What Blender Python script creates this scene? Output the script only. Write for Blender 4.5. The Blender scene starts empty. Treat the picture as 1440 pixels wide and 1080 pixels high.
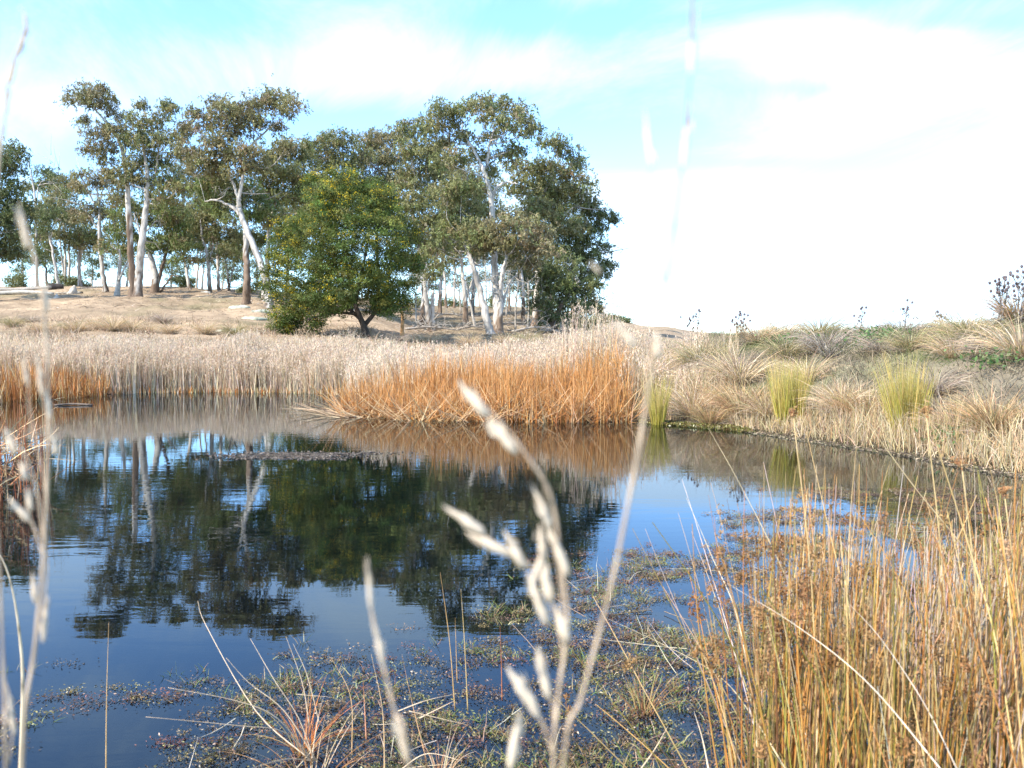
import bpy, math, random
import numpy as np
from mathutils import Vector, Euler

rng = np.random.default_rng(7)
random.seed(7)
C = bpy.context.scene.collection
SC = bpy.context.scene

# ------------------------------------------------------------------ camera
F = 1247.0                       # focal length in pixels of a 1440 px wide picture
CZ = 1.75                        # eye height above the pond
PITCH = math.atan(60 / F)
cam_d = bpy.data.cameras.new('camera')
cam = bpy.data.objects.new('camera', cam_d); C.objects.link(cam)
cam.location = (0, 0, CZ)
cam.rotation_euler = (math.radians(90) - PITCH, 0, 0)
cam_d.sensor_width = 36; cam_d.lens = 36 * F / 1440
cam_d.clip_start = 0.05; cam_d.clip_end = 9000
cam_d.dof.use_dof = True; cam_d.dof.focus_distance = 13.0; cam_d.dof.aperture_fstop = 6.0
SC.camera = cam
SC.render.resolution_x = 1024; SC.render.resolution_y = 768

def W(px, py, Y):
    """point seen at pixel (px, py) of the photo at depth Y (world y)"""
    u = (px - 720) / F; v = (540 - py) / F
    c, s = math.cos(PITCH), math.sin(PITCH)
    dy = c + v * s; dz = -s + v * c
    k = Y / dy
    return np.array([u * k, Y, CZ + dz * k])

# ------------------------------------------------------------------ light
SUN_AZ = math.radians(-127)      # clockwise from +Y; the sun stands left of and a little behind the camera
SUN_EL = math.radians(41)
sd = np.array([math.sin(SUN_AZ) * math.cos(SUN_EL), math.cos(SUN_AZ) * math.cos(SUN_EL), math.sin(SUN_EL)])
sun_d = bpy.data.lights.new('sun', 'SUN'); sun = bpy.data.objects.new('sun', sun_d); C.objects.link(sun)
sun_d.energy = 4.9; sun_d.angle = math.radians(0.55); sun_d.color = (1, 0.92, 0.79)
sun.rotation_euler = Vector(sd).to_track_quat('Z', 'Y').to_euler()
SC.view_settings.view_transform = 'Standard'; SC.view_settings.look = 'None'
SC.view_settings.exposure = 0.98; SC.view_settings.gamma = 1
SC.view_settings.use_curve_mapping = False

world = bpy.data.worlds.new('World'); SC.world = world; world.use_nodes = True
nt = world.node_tree; nt.nodes.clear()
def N(tree, typ, **kw):
    n = tree.nodes.new(typ)
    for k, v in kw.items():
        if k == 'inp':
            for i, x in v.items(): n.inputs[i].default_value = x
        else: setattr(n, k, v)
    return n
def L(tree, a, b): tree.links.new(a, b)
def M(tree, op, a, b=None, c=None, clamp=False):
    n = tree.nodes.new('ShaderNodeMath'); n.operation = op; n.use_clamp = clamp
    for i, x in enumerate((a, b, c)):
        if x is None: continue
        if isinstance(x, (int, float)): n.inputs[i].default_value = x
        else: tree.links.new(x, n.inputs[i])
    return n.outputs[0]
out = N(nt, 'ShaderNodeOutputWorld'); bg = N(nt, 'ShaderNodeBackground', inp={1: 0.15})
sky = N(nt, 'ShaderNodeTexSky', sky_type='NISHITA', sun_disc=False, sun_elevation=SUN_EL, sun_rotation=SUN_AZ)
sky.altitude = 600; sky.air_density = 1.0; sky.dust_density = 0.4; sky.ozone_density = 2.0
tc = N(nt, 'ShaderNodeTexCoord'); sep = N(nt, 'ShaderNodeSeparateXYZ'); L(nt, tc.outputs['Generated'], sep.inputs[0])
zc = M(nt, 'ADD', M(nt, 'MAXIMUM', sep.outputs[2], 0.0), 0.10)
cx = M(nt, 'DIVIDE', sep.outputs[0], zc); cy = M(nt, 'DIVIDE', sep.outputs[1], zc)
cmb = N(nt, 'ShaderNodeCombineXYZ'); L(nt, M(nt, 'ADD', M(nt, 'MULTIPLY', cx, 1.1), M(nt, 'MULTIPLY', cy, .5)), cmb.inputs[0]); L(nt, M(nt, 'SUBTRACT', M(nt, 'MULTIPLY', cy, .45), M(nt, 'MULTIPLY', cx, .22)), cmb.inputs[1])
n1 = N(nt, 'ShaderNodeTexNoise', inp={2: 1.0, 3: 9.0, 4: 0.66, 8: 0.9}); L(nt, cmb.outputs[0], n1.inputs[0])
# where the cloud field thickens and opens (azimuth = x/y, height = z/y)
yy = M(nt, 'MAXIMUM', sep.outputs[1], 0.05)
az = M(nt, 'DIVIDE', sep.outputs[0], yy); el = M(nt, 'DIVIDE', sep.outputs[2], yy)
def blob(px, py, sx, sy, amp):
    a0 = (px - 720) / F; e0 = (480 - py) / F
    dx = M(nt, 'MULTIPLY', M(nt, 'SUBTRACT', az, a0), F / sx); dy = M(nt, 'MULTIPLY', M(nt, 'SUBTRACT', el, e0), F / sy)
    r = M(nt, 'ADD', M(nt, 'MULTIPLY', dx, dx), M(nt, 'MULTIPLY', dy, dy))
    return M(nt, 'MULTIPLY', M(nt, 'EXPONENT', M(nt, 'MULTIPLY', r, -1.0)), amp)
acc = n1.outputs[0]
for b in [(540, 90, 200, 60, .20), (170, 30, 190, 45, -.15), (60, 150, 120, 40, .14), (150, 270, 330, 60, -.14), (230, 400, 420, 60, -.34), (820, 40, 150, 24, -.20),
          (470, 185, 200, 26, -.20), (860, 205, 150, 30, -.24), (1130, 130, 110, 12, -.10), (1250, 200, 260, 40, .10), (1120, 60, 280, 40, .24), (1340, 120, 230, 50, .24), (760, 110, 160, 30, .12),
          (1350, 40, 120, 14, -.10), (1150, 290, 420, 30, .20), (1150, 400, 520, 55, .32), (980, 280, 200, 30, .14), (1060, 324, 220, 8, -.16), (1000, 232, 170, 9, -.12)]:
    acc = M(nt, 'ADD', acc, blob(*b))
mask = N(nt, 'ShaderNodeMapRange', interpolation_type='SMOOTHSTEP', inp={1: 0.37, 2: 0.76, 3: 0.05, 4: 1.0}); L(nt, acc, mask.inputs[0])
mix = N(nt, 'ShaderNodeMix', data_type='RGBA'); L(nt, mask.outputs[0], mix.inputs[0])
tint = N(nt, 'ShaderNodeMix', data_type='RGBA', blend_type='MULTIPLY', inp={0: 1.0}); L(nt, sky.outputs[0], tint.inputs[6]); tint.inputs[7].default_value = (1.12, 1.42, 1.72, 1)
L(nt, tint.outputs[2], mix.inputs[6]); mix.inputs[7].default_value = (4.1, 5.6, 7.4, 1)
L(nt, mix.outputs[2], bg.inputs[0]); L(nt, bg.outputs[0], out.inputs[0])

SC.cycles.use_denoising = True
SC.cycles.max_bounces = 8; SC.cycles.transparent_max_bounces = 24; SC.cycles.diffuse_bounces = 3
SC.cycles.sample_clamp_indirect = 6

# ------------------------------------------------------------------ numpy helpers
def vnoise(x, y, seed=0):
    xi = np.floor(x).astype(np.int64); yi = np.floor(y).astype(np.int64)
    fx = x - xi; fy = y - yi; fx = fx * fx * (3 - 2 * fx); fy = fy * fy * (3 - 2 * fy)
    def h(a, b):
        n = (a * 374761393 + b * 668265263 + seed * 1442695041) & 0x7fffffff
        n = ((n ^ (n >> 13)) * 1274126177) & 0x7fffffff
        return ((n ^ (n >> 16)) & 0xffff) / 65535.0
    return (h(xi, yi) * (1 - fx) + h(xi + 1, yi) * fx) * (1 - fy) + (h(xi, yi + 1) * (1 - fx) + h(xi + 1, yi + 1) * fx) * fy
def fbm(x, y, scale, seed=0, octs=4):
    s = 0; a = 0.5; t = 0
    for i in range(octs):
        s = s + a * vnoise(x * scale + 17.3 * i, y * scale - 9.1 * i, seed + i); t += a; a *= 0.5; scale *= 2.03
    return s / t
def sst(a, b, x):
    t = np.clip((x - a) / (b - a), 0, 1); return t * t * (3 - 2 * t)

class MB:
    """collects vertices, faces and a colour per vertex and links them as ONE mesh object"""
    def __init__(s): s.v = []; s.c = []; s.q = []; s.t = []; s.n = 0
    def add(s, v, col, quads=None, tris=None):
        v = np.asarray(v, float).reshape(-1, 3); col = np.asarray(col, float)
        if col.ndim == 1: col = np.tile(col, (len(v), 1))
        s.v.append(v); s.c.append(col)
        if quads is not None and len(quads): s.q.append(np.asarray(quads, np.int64) + s.n)
        if tris is not None and len(tris): s.t.append(np.asarray(tris, np.int64) + s.n)
        s.n += len(v)
    def empty(s): return s.n == 0
    def build(s, name, mat, parent=None, smooth=True, origin=None):
        v = np.concatenate(s.v); c = np.concatenate(s.c)
        if origin is not None: v = v - np.asarray(origin)
        q = np.concatenate(s.q) if s.q else np.zeros((0, 4), np.int64)
        t = np.concatenate(s.t) if s.t else np.zeros((0, 3), np.int64)
        me = bpy.data.meshes.new(name)
        me.vertices.add(len(v)); me.vertices.foreach_set('co', v.astype(np.float32).ravel())
        loops = np.concatenate([q.ravel(), t.ravel()]).astype(np.int32)
        me.loops.add(len(loops)); me.loops.foreach_set('vertex_index', loops)
        me.polygons.add(len(q) + len(t))
        st = np.concatenate([np.arange(len(q)) * 4, len(q) * 4 + np.arange(len(t)) * 3]).astype(np.int32)
        me.polygons.foreach_set('loop_start', st)
        me.polygons.foreach_set('use_smooth', np.full(len(st), smooth, dtype=bool))
        me.update(calc_edges=True); me.validate()
        at = me.color_attributes.new('Col', 'FLOAT_COLOR', 'POINT')
        at.data.foreach_set('color', np.concatenate([c, np.ones((len(c), 1))], 1).astype(np.float32).ravel())
        me.materials.append(mat)
        o = bpy.data.objects.new(name, me); C.objects.link(o)
        if origin is not None and parent is None: o.location = origin
        if parent is not None: o.parent = parent
        return o

def tag(o, label=None, cat=None, group=None, kind=None):
    if label: o['label'] = label
    if cat: o['category'] = cat
    if group: o['group'] = group
    if kind: o['kind'] = kind
    elif cat: o['kind'] = 'thing'
    return o
def empty(name, loc, label, cat, group=None, rz=0):
    o = bpy.data.objects.new(name, None); C.objects.link(o); o.location = loc; o.rotation_euler = (0, 0, rz)
    o.empty_display_size = 0.2
    return tag(o, label, cat, group)
def copy_tree(o, parent=None):
    c = o.copy(); C.objects.link(c); c.parent = parent
    for ch in o.children: copy_tree(ch, c)
    return c

def pick(cols, n, jit=0.12, w=None):
    cols = np.asarray(cols, float)
    c = cols[rng.choice(len(cols), n, p=w)]
    return np.clip(c * (1 + rng.normal(0, jit, (n, 1))) * (1 + rng.normal(0, jit * .3, (n, 3))), 0.004, 0.95)

def stalks(mb, pos, h, w, az, lean, bend, col, S=4, k=0, taper=0.15, col_tip=None, wob=0.0, face=None, power=1.0):
    """n curved stalks: ribbons (k=0) or k-sided stems; lean/bend in radians towards az"""
    pos = np.asarray(pos, float); n = len(pos)
    if n == 0: return
    h, w, az, lean, bend = [np.broadcast_to(np.asarray(a, float), (n,)) for a in (h, w, az, lean, bend)]
    ux, uy = np.cos(az), np.sin(az)
    P = np.zeros((n, S + 1, 3)); T = np.zeros((n, S + 1)); P[:, 0] = pos
    for s in range(S + 1):
        T[:, s] = lean + bend * (s / S) ** power
        if s:
            th = 0.5 * (T[:, s] + T[:, s - 1]); d = h / S
            wx = rng.normal(0, wob, n) * d; wy = rng.normal(0, wob, n) * d
            P[:, s, 0] = P[:, s - 1, 0] + np.sin(th) * ux * d + wx
            P[:, s, 1] = P[:, s - 1, 1] + np.sin(th) * uy * d + wy
            P[:, s, 2] = P[:, s - 1, 2] + np.cos(th) * d
    ss = np.linspace(0, 1, S + 1)
    wid = w[:, None] * (1 - (1 - taper) * ss[None] ** 1.5) * 0.5
    n2 = np.stack([-uy, ux, np.zeros(n)], 1)[:, None, :].repeat(S + 1, 1)
    n1 = np.stack([np.cos(T) * ux[:, None], np.cos(T) * uy[:, None], -np.sin(T)], 2)
    cc = np.asarray(col, float); cc = np.broadcast_to(cc, (n, 3))
    ct = cc if col_tip is None else np.broadcast_to(np.asarray(col_tip, float), (n, 3))
    CC = cc[:, None] * (1 - ss[None, :, None]) + ct[:, None] * ss[None, :, None]
    if k == 0:
        f = rng.uniform(0, math.pi, n) if face is None else np.broadcast_to(face, (n,))
        d = (np.cos(f)[:, None, None] * n2 + np.sin(f)[:, None, None] * n1) * wid[..., None]
        V = np.stack([P - d, P + d], 2); K = 2
        base = (np.arange(n) * (S + 1) * 2)[:, None] + (np.arange(S) * 2)[None]
        base = base.ravel(); Q = np.stack([base, base + 1, base + 3, base + 2], 1)
    else:
        K = k; a = np.arange(k) * 2 * math.pi / k
        V = P[:, :, None] + wid[..., None, None] * (np.cos(a)[None, None, :, None] * n1[:, :, None] + np.sin(a)[None, None, :, None] * n2[:, :, None])
        b0 = (np.arange(n) * (S + 1) * k)[:, None, None] + (np.arange(S) * k)[None, :, None]
        j = np.arange(k)[None, None]; j2 = (j + 1) % k
        Q = np.stack([b0 + j, b0 + j2, b0 + k + j2, b0 + k + j], -1).reshape(-1, 4)
    mb.add(V.reshape(-1, 3), np.repeat(CC.reshape(-1, 3), K, 0), quads=Q)
    return P

def leaves(mb, c, axis, ln, wd, col):
    """n diamond leaves centred on c, long axis 'axis' """
    n = len(c); axis = axis / (np.linalg.norm(axis, axis=1, keepdims=True) + 1e-9)
    r = rng.normal(0, 1, (n, 3)); s = np.cross(axis, r); s /= np.linalg.norm(s, axis=1, keepdims=True) + 1e-9
    ln = np.broadcast_to(ln, (n,))[:, None]; wd = np.broadcast_to(wd, (n,))[:, None]
    V = np.stack([c - axis * ln / 2, c + s * wd / 2 - axis * ln * .1, c + axis * ln / 2, c - s * wd / 2 - axis * ln * .1], 1)
    b = np.arange(n)[:, None] * 4
    mb.add(V.reshape(-1, 3), np.repeat(np.broadcast_to(col, (n, 3)), 4, 0), quads=b + np.array([[0, 1, 2, 3]]))

def smooth_path(pts, m):
    pts = np.asarray(pts, float)
    if len(pts) == 2: t = np.linspace(0, 1, m)[:, None]; return pts[0] * (1 - t) + pts[1] * t
    P = np.vstack([2 * pts[0] - pts[1], pts, 2 * pts[-1] - pts[-2]]); out = []
    for u in np.linspace(0, len(pts) - 1 - 1e-6, m):
        i = int(u); t = u - i; a, b, c, d = P[i:i + 4]
        out.append(0.5 * (2 * b + (c - a) * t + (2 * a - 5 * b + 4 * c - d) * t * t + (3 * b - a - 3 * c + d) * t ** 3))
    return np.array(out)
def tube(mb, pts, rad, k=7, col=(.5, .5, .5), rough=0.0, cap=True):
    pts = np.asarray(pts, float); m = len(pts); rad = np.broadcast_to(rad, (m,))
    T = np.gradient(pts, axis=0); T /= np.linalg.norm(T, axis=1, keepdims=True) + 1e-9
    u = np.cross(T[0], [0.3, 0.9, 0.2]); u /= np.linalg.norm(u); V = []
    a = np.arange(k) * 2 * math.pi / k
    for i in range(m):
        u = u - T[i] * np.dot(u, T[i]); u /= np.linalg.norm(u) + 1e-9; w = np.cross(T[i], u)
        rr = rad[i] * (1 + (rng.normal(0, rough, k) if rough else 0))
        V.append(pts[i] + (np.cos(a) * rr)[:, None] * u + (np.sin(a) * rr)[:, None] * w)
    V = np.concatenate(V); Q = []
    for i in range(m - 1):
        for j in range(k): Q.append((i * k + j, i * k + (j + 1) % k, (i + 1) * k + (j + 1) % k, (i + 1) * k + j))
    col = np.asarray(col, float); cc = np.tile(col, (len(V), 1)) if col.ndim == 1 else (np.repeat(col, k, 0) if col.ndim == 2 else col.reshape(-1, 3))
    T3 = []
    if cap:
        V = np.vstack([V, pts[0], pts[-1]]); cc = np.vstack([cc, cc[0], cc[-1]]); nV = len(V)
        for j in range(k): T3 += [(nV - 2, (j + 1) % k, j), (nV - 1, (m - 1) * k + j, (m - 1) * k + (j + 1) % k)]
    mb.add(V, cc, quads=Q, tris=T3)
def blobmesh(mb, c, r, col, seed=0, rough=.2, nu=14, nv=9, axis=None):
    """lumpy closed ellipsoid"""
    th = np.linspace(0, math.pi, nv); ph = np.arange(nu) * 2 * math.pi / nu
    TH, PH = np.meshgrid(th, ph, indexing='ij')
    d = np.stack([np.sin(TH) * np.cos(PH), np.sin(TH) * np.sin(PH), np.cos(TH)], -1).reshape(-1, 3)
    n = fbm(d[:, 0] * 1.3 + d[:, 2] + seed, d[:, 1] * 1.3 - d[:, 2] * .7 + seed * 3, 1.6, seed)
    V = d * (1 + rough * (n - .5) * 2)[:, None] * np.asarray(r)
    if axis is not None:
        q = Vector((0, 0, 1)).rotation_difference(Vector(axis)).to_matrix(); V = V @ np.array(q).T
    Q = [(i * nu + j, (i + 1) * nu + j, (i + 1) * nu + (j + 1) % nu, i * nu + (j + 1) % nu) for i in range(nv - 1) for j in range(nu)]
    mb.add(V + np.asarray(c), col, quads=Q)

# ------------------------------------------------------------------ materials
def new_mat(name):
    m = bpy.data.materials.new(name); m.use_nodes = True; t = m.node_tree; t.nodes.clear()
    o = N(t, 'ShaderNodeOutputMaterial'); return m, t, o
def mat_col(name, rough=.75, spec=.25, transl=0.0, nscale=0, namp=0.0, bump=0.0, bscale=20, stretch=(1, 1, 1), mult=(1, 1, 1)):
    """surface colour from the 'Col' attribute broken up by noise; optional translucency"""
    m, t, o = new_mat(name)
    a = N(t, 'ShaderNodeVertexColor', layer_name='Col'); col = a.outputs[0]
    g = N(t, 'ShaderNodeNewGeometry')
    mp = N(t, 'ShaderNodeMapping', inp={3: stretch}); L(t, g.outputs['Position'], mp.inputs[0])
    if namp:
        nz = N(t, 'ShaderNodeTexNoise', inp={2: nscale, 3: 5.0, 4: .6}); L(t, mp.outputs[0], nz.inputs[0])
        mr = N(t, 'ShaderNodeMapRange', inp={1: .3, 2: .7, 3: 1 - namp, 4: 1 + namp}); L(t, nz.outputs[0], mr.inputs[0])
        mx = N(t, 'ShaderNodeMix', data_type='RGBA', blend_type='MULTIPLY', inp={0: 1.0}); L(t, col, mx.inputs[6]); L(t, mr.outputs[0], mx.inputs[7]); col = mx.outputs[2]
    p = N(t, 'ShaderNodeBsdfPrincipled', inp={'Roughness': rough, 'Specular IOR Level': spec}); L(t, col, p.inputs['Base Color'])
    if bump:
        bz = N(t, 'ShaderNodeTexNoise', inp={2: bscale, 3: 6.0, 4: .65}); L(t, mp.outputs[0], bz.inputs[0])
        bp = N(t, 'ShaderNodeBump', inp={0: 1.0, 1: bump}); L(t, bz.outputs[0], bp.inputs['Height']); L(t, bp.outputs[0], p.inputs['Normal'])
    if transl:
        tr = N(t, 'ShaderNodeBsdfTranslucent'); L(t, col, tr.inputs[0])
        ms = N(t, 'ShaderNodeMixShader', inp={0: transl}); L(t, p.outputs[0], ms.inputs[1]); L(t, tr.outputs[0], ms.inputs[2]); L(t, ms.outputs[0], o.inputs[0])
    else: L(t, p.outputs[0], o.inputs[0])
    return m
M_ground = mat_col('ground', rough=.95, spec=.1, nscale=1.3, namp=.28, bump=.06, bscale=9)
M_bark = mat_col('bark', rough=.8, spec=.2, nscale=2.2, namp=.35, bump=.05, bscale=5, stretch=(3, 3, .6))
M_leaf = mat_col('eucalypt_leaf', rough=.5, spec=.4, transl=.32)
M_wattle = mat_col('wattle_leaf', rough=.6, spec=.3, transl=.3)
M_flower = mat_col('wattle_blossom', rough=.8, spec=.1, transl=.3)
M_blade = mat_col('dry_blade', rough=.65, spec=.25, transl=.3)
M_stem = mat_col('rush_stem', rough=.5, spec=.35, nscale=25, namp=.2, stretch=(1, 1, .25))
M_husk = mat_col('seed_husk', rough=.7, spec=.2, transl=.25)
M_weed = mat_col('pond_weed', rough=.4, spec=.5, transl=.15)
M_rock = mat_col('lichen_rock', rough=.9, spec=.15, nscale=3.5, namp=.35, bump=.08, bscale=6)
M_wood = mat_col('weathered_wood', rough=.85, spec=.15, nscale=5, namp=.35, bump=.04, bscale=14)
M_hill = mat_col('far_hill', rough=1, spec=0)

# ------------------------------------------------------------------ the land
def sh(px, py): p = W(px, py, 1.0); k = CZ / (CZ - p[2]); return (p[0] * k, p[1] * k)   # where the water plane is met
def pxY(px, Y): return ((px - 720) / F * Y, Y)
POND = [(-9.0, 3.2), (-4.2, 2.5), (-1.6, 2.7), (0.4, 3.15), (1.5, 3.5), (2.4, 4.2), (3.6, 5.2), (5.2, 6.9), (6.6, 8.8), (7.1, 10.5),
        sh(1400, 662), sh(1300, 642), sh(1200, 627), sh(1100, 612), sh(1010, 598), sh(930, 592), pxY(885, 19.6), pxY(870, 19.2),
        pxY(750, 19.5), pxY(600, 20.2), pxY(500, 21.5), pxY(478, 23.5), pxY(478, 29.5), pxY(400, 30.2), pxY(300, 30.5), pxY(200, 30.0),
        pxY(130, 29.0), pxY(60, 27.0), pxY(0, 26.0), pxY(-120, 24.0), (-17, 19), (-14, 12), (-11.5, 6)]
POND = np.array(POND)
def pond_dist(x, y):
    """signed distance to the shoreline, positive on land"""
    x = np.asarray(x, float); y = np.asarray(y, float); best = np.full(x.shape, 1e9); inside = np.zeros(x.shape, bool)
    n = len(POND)
    for i in range(n):
        x1, y1 = POND[i]; x2, y2 = POND[(i + 1) % n]; dx, dy = x2 - x1, y2 - y1
        t = np.clip(((x - x1) * dx + (y - y1) * dy) / (dx * dx + dy * dy), 0, 1)
        best = np.minimum(best, np.hypot(x - x1 - t * dx, y - y1 - t * dy))
        cond = ((y1 > y) != (y2 > y)) & (x < (x2 - x1) * (y - y1) / (y2 - y1 + 1e-12) + x1); inside ^= cond
    return np.where(inside, -best, best)
# land height by bearing (columns, in photo pixels) and depth: screen row where given as negative numbers, metres otherwise
def zz(px, Y, py): return W(px, py, Y)[2]
COLS = [-500, 0, 200, 340, 480, 600, 740, 850, 930, 1010, 1100, 1200, 1320, 1440, 1700]
ROWS = [6, 9, 12, 14, 16, 18, 20, 23, 26, 30, 34, 40, 50, 65, 80, 90, 105, 125, 150, 200, 320, 900]
def col_for(px):
    if px <= 480:
        k = {-500: 0, 0: 0, 200: 0, 340: 4, 480: 14}[px]
        r = {6: .3, 9: .4, 12: .5, 14: .5, 16: .5, 18: .5, 20: .5, 23: .5, 26: .5, 30: .35, 34: .7, 40: zz(px, 40, 484), 50: zz(px, 50, 452 + k), 65: zz(px, 65, 421 + k), 80: zz(px, 80, 408 + k),
             90: zz(px, 90, 405 + k), 105: zz(px, 105, 405 + k), 125: 7.0, 150: 5, 200: 0, 320: -10, 900: -60}
    elif px <= 740:
        k = (740 - px) / 140 * 3
        r = {6: .3, 9: .3, 12: .3, 14: .3, 16: .3, 18: .3, 20: .35, 23: .35, 26: .4, 30: .6, 34: .95, 40: zz(px, 40, 490), 50: zz(px, 50, 478), 65: zz(px, 65, 462), 80: zz(px, 80, 447 - k),
             90: zz(px, 90, 440 - k), 105: zz(px, 105, 434 - k), 125: zz(px, 125, 433 - k), 150: 5, 200: 0, 320: -10, 900: -60}
    elif px <= 930:
        t = 1 if px == 930 else 0
        r = {6: .3, 9: .3, 12: .3, 14: .3, 16: .3, 18: .35, 20: .5, 23: .7, 26: 1.0, 30: 1.2, 34: 1.35, 40: zz(px, 40, 490), 50: zz(px, 50, 483), 65: zz(px, 65, 474), 80: zz(px, 80, 467),
             90: zz(px, 90, 464), 105: zz(px, 105, 461), 125: zz(px, 125, 454 + 8 * t), 150: zz(px, 150, 448 + 13 * t), 200: 3, 320: -8, 900: -60}
    else:
        t = (px - 1010) / 430.0
        c = 26 - 7.5 * min(t, 1); cz = {1010: zz(px, c, 477), 1100: zz(px, c, 476), 1200: zz(px, c, 472), 1320: zz(px, c, 468), 1440: zz(px, c, 455), 1700: zz(px, c, 450)}[px]
        s0 = {1010: 18.2, 1100: 17.0, 1200: 15.2, 1320: 13.6, 1440: 12.0, 1700: 10}[px]
        r = {}
        for Y in ROWS:
            if Y <= s0: r[Y] = .15
            elif Y <= c: q = (Y - s0) / (c - s0); r[Y] = .15 + (cz - .15) * (1 - (1 - q) ** 1.7)
            elif Y <= 105: r[Y] = cz - .5 * sst(c, c + 25, Y)
            else: r[Y] = {125: zz(px, 125, 470), 150: zz(px, 150, 469), 200: 1.2, 320: -8, 900: -60}[Y] if px == 1010 else {125: 1.6, 150: 1.4, 200: 1, 320: -8, 900: -60}[Y]
    return [float(r[Y]) for Y in ROWS]
TAB = np.array([col_for(c) for c in COLS]).T          # rows x cols
def table_z(x, y):
    y = np.asarray(y, float); px = np.asarray(x) / np.maximum(y, 6) * F + 720; yc = np.clip(y, ROWS[0], ROWS[-1])
    R = np.array(ROWS, float); Cc = np.array(COLS, float)
    i = np.clip(np.searchsorted(R, yc) - 1, 0, len(R) - 2); j = np.clip(np.searchsorted(Cc, px) - 1, 0, len(Cc) - 2)
    a = (yc - R[i]) / (R[i + 1] - R[i]); b = np.clip((px - Cc[j]) / (Cc[j + 1] - Cc[j]), 0, 1); b = b * b * (3 - 2 * b)
    return (TAB[i, j] * (1 - b) + TAB[i, j + 1] * b) * (1 - a) + (TAB[i + 1, j] * (1 - b) + TAB[i + 1, j + 1] * b) * a
def ground_z(x, y):
    x = np.asarray(x, float); y = np.asarray(y, float); d = pond_dist(x, y)
    t = np.maximum(table_z(x, y), -70)
    near = sst(5.5, 8, y); t = t * near + (.12 + .05 * np.clip(-y, 0, 5)) * (1 - near)
    n = (fbm(x, y, .35, 3) - .5) * .35 + (fbm(x, y, 1.7, 5) - .5) * .14
    far = sst(30, 60, y); n = n * (1 + far * 1.2) * sst(0, 2.5, d) + (fbm(x, y, 4, 8) - .5) * .05 * (1 - far)
    land = t * sst(-.2, 1.6, d) + .015 * sst(0, .3, d) + n
    bed = -.95 * sst(0, 9, -d) - .035 * sst(0, .5, -d) + (fbm(x, y, 2.5, 11) - .5) * .06
    return np.where(d > 0, land, bed)
def gz(x, y): return float(ground_z(np.array([x]), np.array([y]))[0])

# one sheet of land from behind the camera to the horizon
ys = np.concatenate([np.arange(-8, 3, .45), np.arange(3, 14, .14), np.arange(14, 34, .22), np.arange(34, 70, .5), np.arange(70, 130, 1.2), np.geomspace(130, 3000, 40)])
us = np.linspace(-1.5, 1.5, 300); us = us * (0.55 + 0.45 * np.abs(us) / 1.5)
Yg, Ug = np.meshgrid(ys, us, indexing='ij'); Xg = Ug * (Yg + 12) * 1.25
Zg = ground_z(Xg.ravel(), Yg.ravel()).reshape(Xg.shape)
D = pond_dist(Xg.ravel(), Yg.ravel()).reshape(Xg.shape)
PXg = Xg / np.maximum(Yg, 5) * F + 720
mud = np.array([.075, .06, .042]); tan = np.array([.34, .25, .165]); olive = np.array([.14, .14, .065]); grey = np.array([.2, .17, .12]); bedc = np.array([.03, .034, .03])
n_a = fbm(Xg, Yg, .22, 21)[..., None]; n_b = fbm(Xg, Yg, 1.1, 22)[..., None]; n_c = fbm(Xg * .35, Yg * 2.2, .35, 23)[..., None]
pad = tan * (.55 + .9 * n_c) * (1 - .5 * sst(.55, .8, n_a)) + olive * .5 * sst(.55, .8, n_a)
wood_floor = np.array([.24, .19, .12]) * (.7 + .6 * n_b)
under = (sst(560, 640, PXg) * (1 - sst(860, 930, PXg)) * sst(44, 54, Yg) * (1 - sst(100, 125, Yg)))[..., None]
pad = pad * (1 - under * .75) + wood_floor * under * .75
bank = grey * (.65 + .6 * n_b) * (1 - sst(.45, .65, n_a) * .6) + olive * sst(.45, .65, n_a) * .75
fr = (sst(880, 960, PXg) * (1 - sst(34, 46, Yg)))[..., None]
near = (1 - sst(7, 12, Yg))[..., None]
colg = pad * (1 - fr) + bank * fr; colg = colg * (1 - near) + (olive * .6 + mud * .5) * near
shore = (1 - sst(.15, 1.3, D + (n_b[..., 0] - .5) * 1.2))[..., None]; colg = colg * (1 - shore) + mud * (.6 + .8 * n_b) * shore
bd = sst(0, .8, -D)[..., None]; colg = colg * (1 - bd) + bedc * bd
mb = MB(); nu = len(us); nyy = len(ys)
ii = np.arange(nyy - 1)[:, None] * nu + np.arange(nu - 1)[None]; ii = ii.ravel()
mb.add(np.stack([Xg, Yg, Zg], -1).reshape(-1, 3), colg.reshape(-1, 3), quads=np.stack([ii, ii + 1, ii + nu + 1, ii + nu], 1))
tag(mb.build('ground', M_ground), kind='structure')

# far hill on the right skyline
mb = MB()
hx = np.linspace(500, 3400, 60); hy = np.linspace(2600, 3600, 14)
HX, HY = np.meshgrid(hx, hy, indexing='ij')
HZ = -70 + (110 * np.exp(-((HX - 1330) / 130) ** 2) + 105 * np.exp(-((HX - 2300) / 600) ** 2)) * np.sin((HY - 2600) / 1000 * math.pi) * (.9 + .2 * fbm(HX, HY, .01, 4))
ii = (np.arange(59)[:, None] * 14 + np.arange(13)[None]).ravel()
mb.add(np.stack([HX, HY, HZ], -1).reshape(-1, 3), (.13, .2, .28), quads=np.stack([ii, ii + 14, ii + 15, ii + 1], 1))  # distance haze is put into the hill's blue-grey base colour
tag(mb.build('hills', M_hill), kind='structure')

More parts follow.
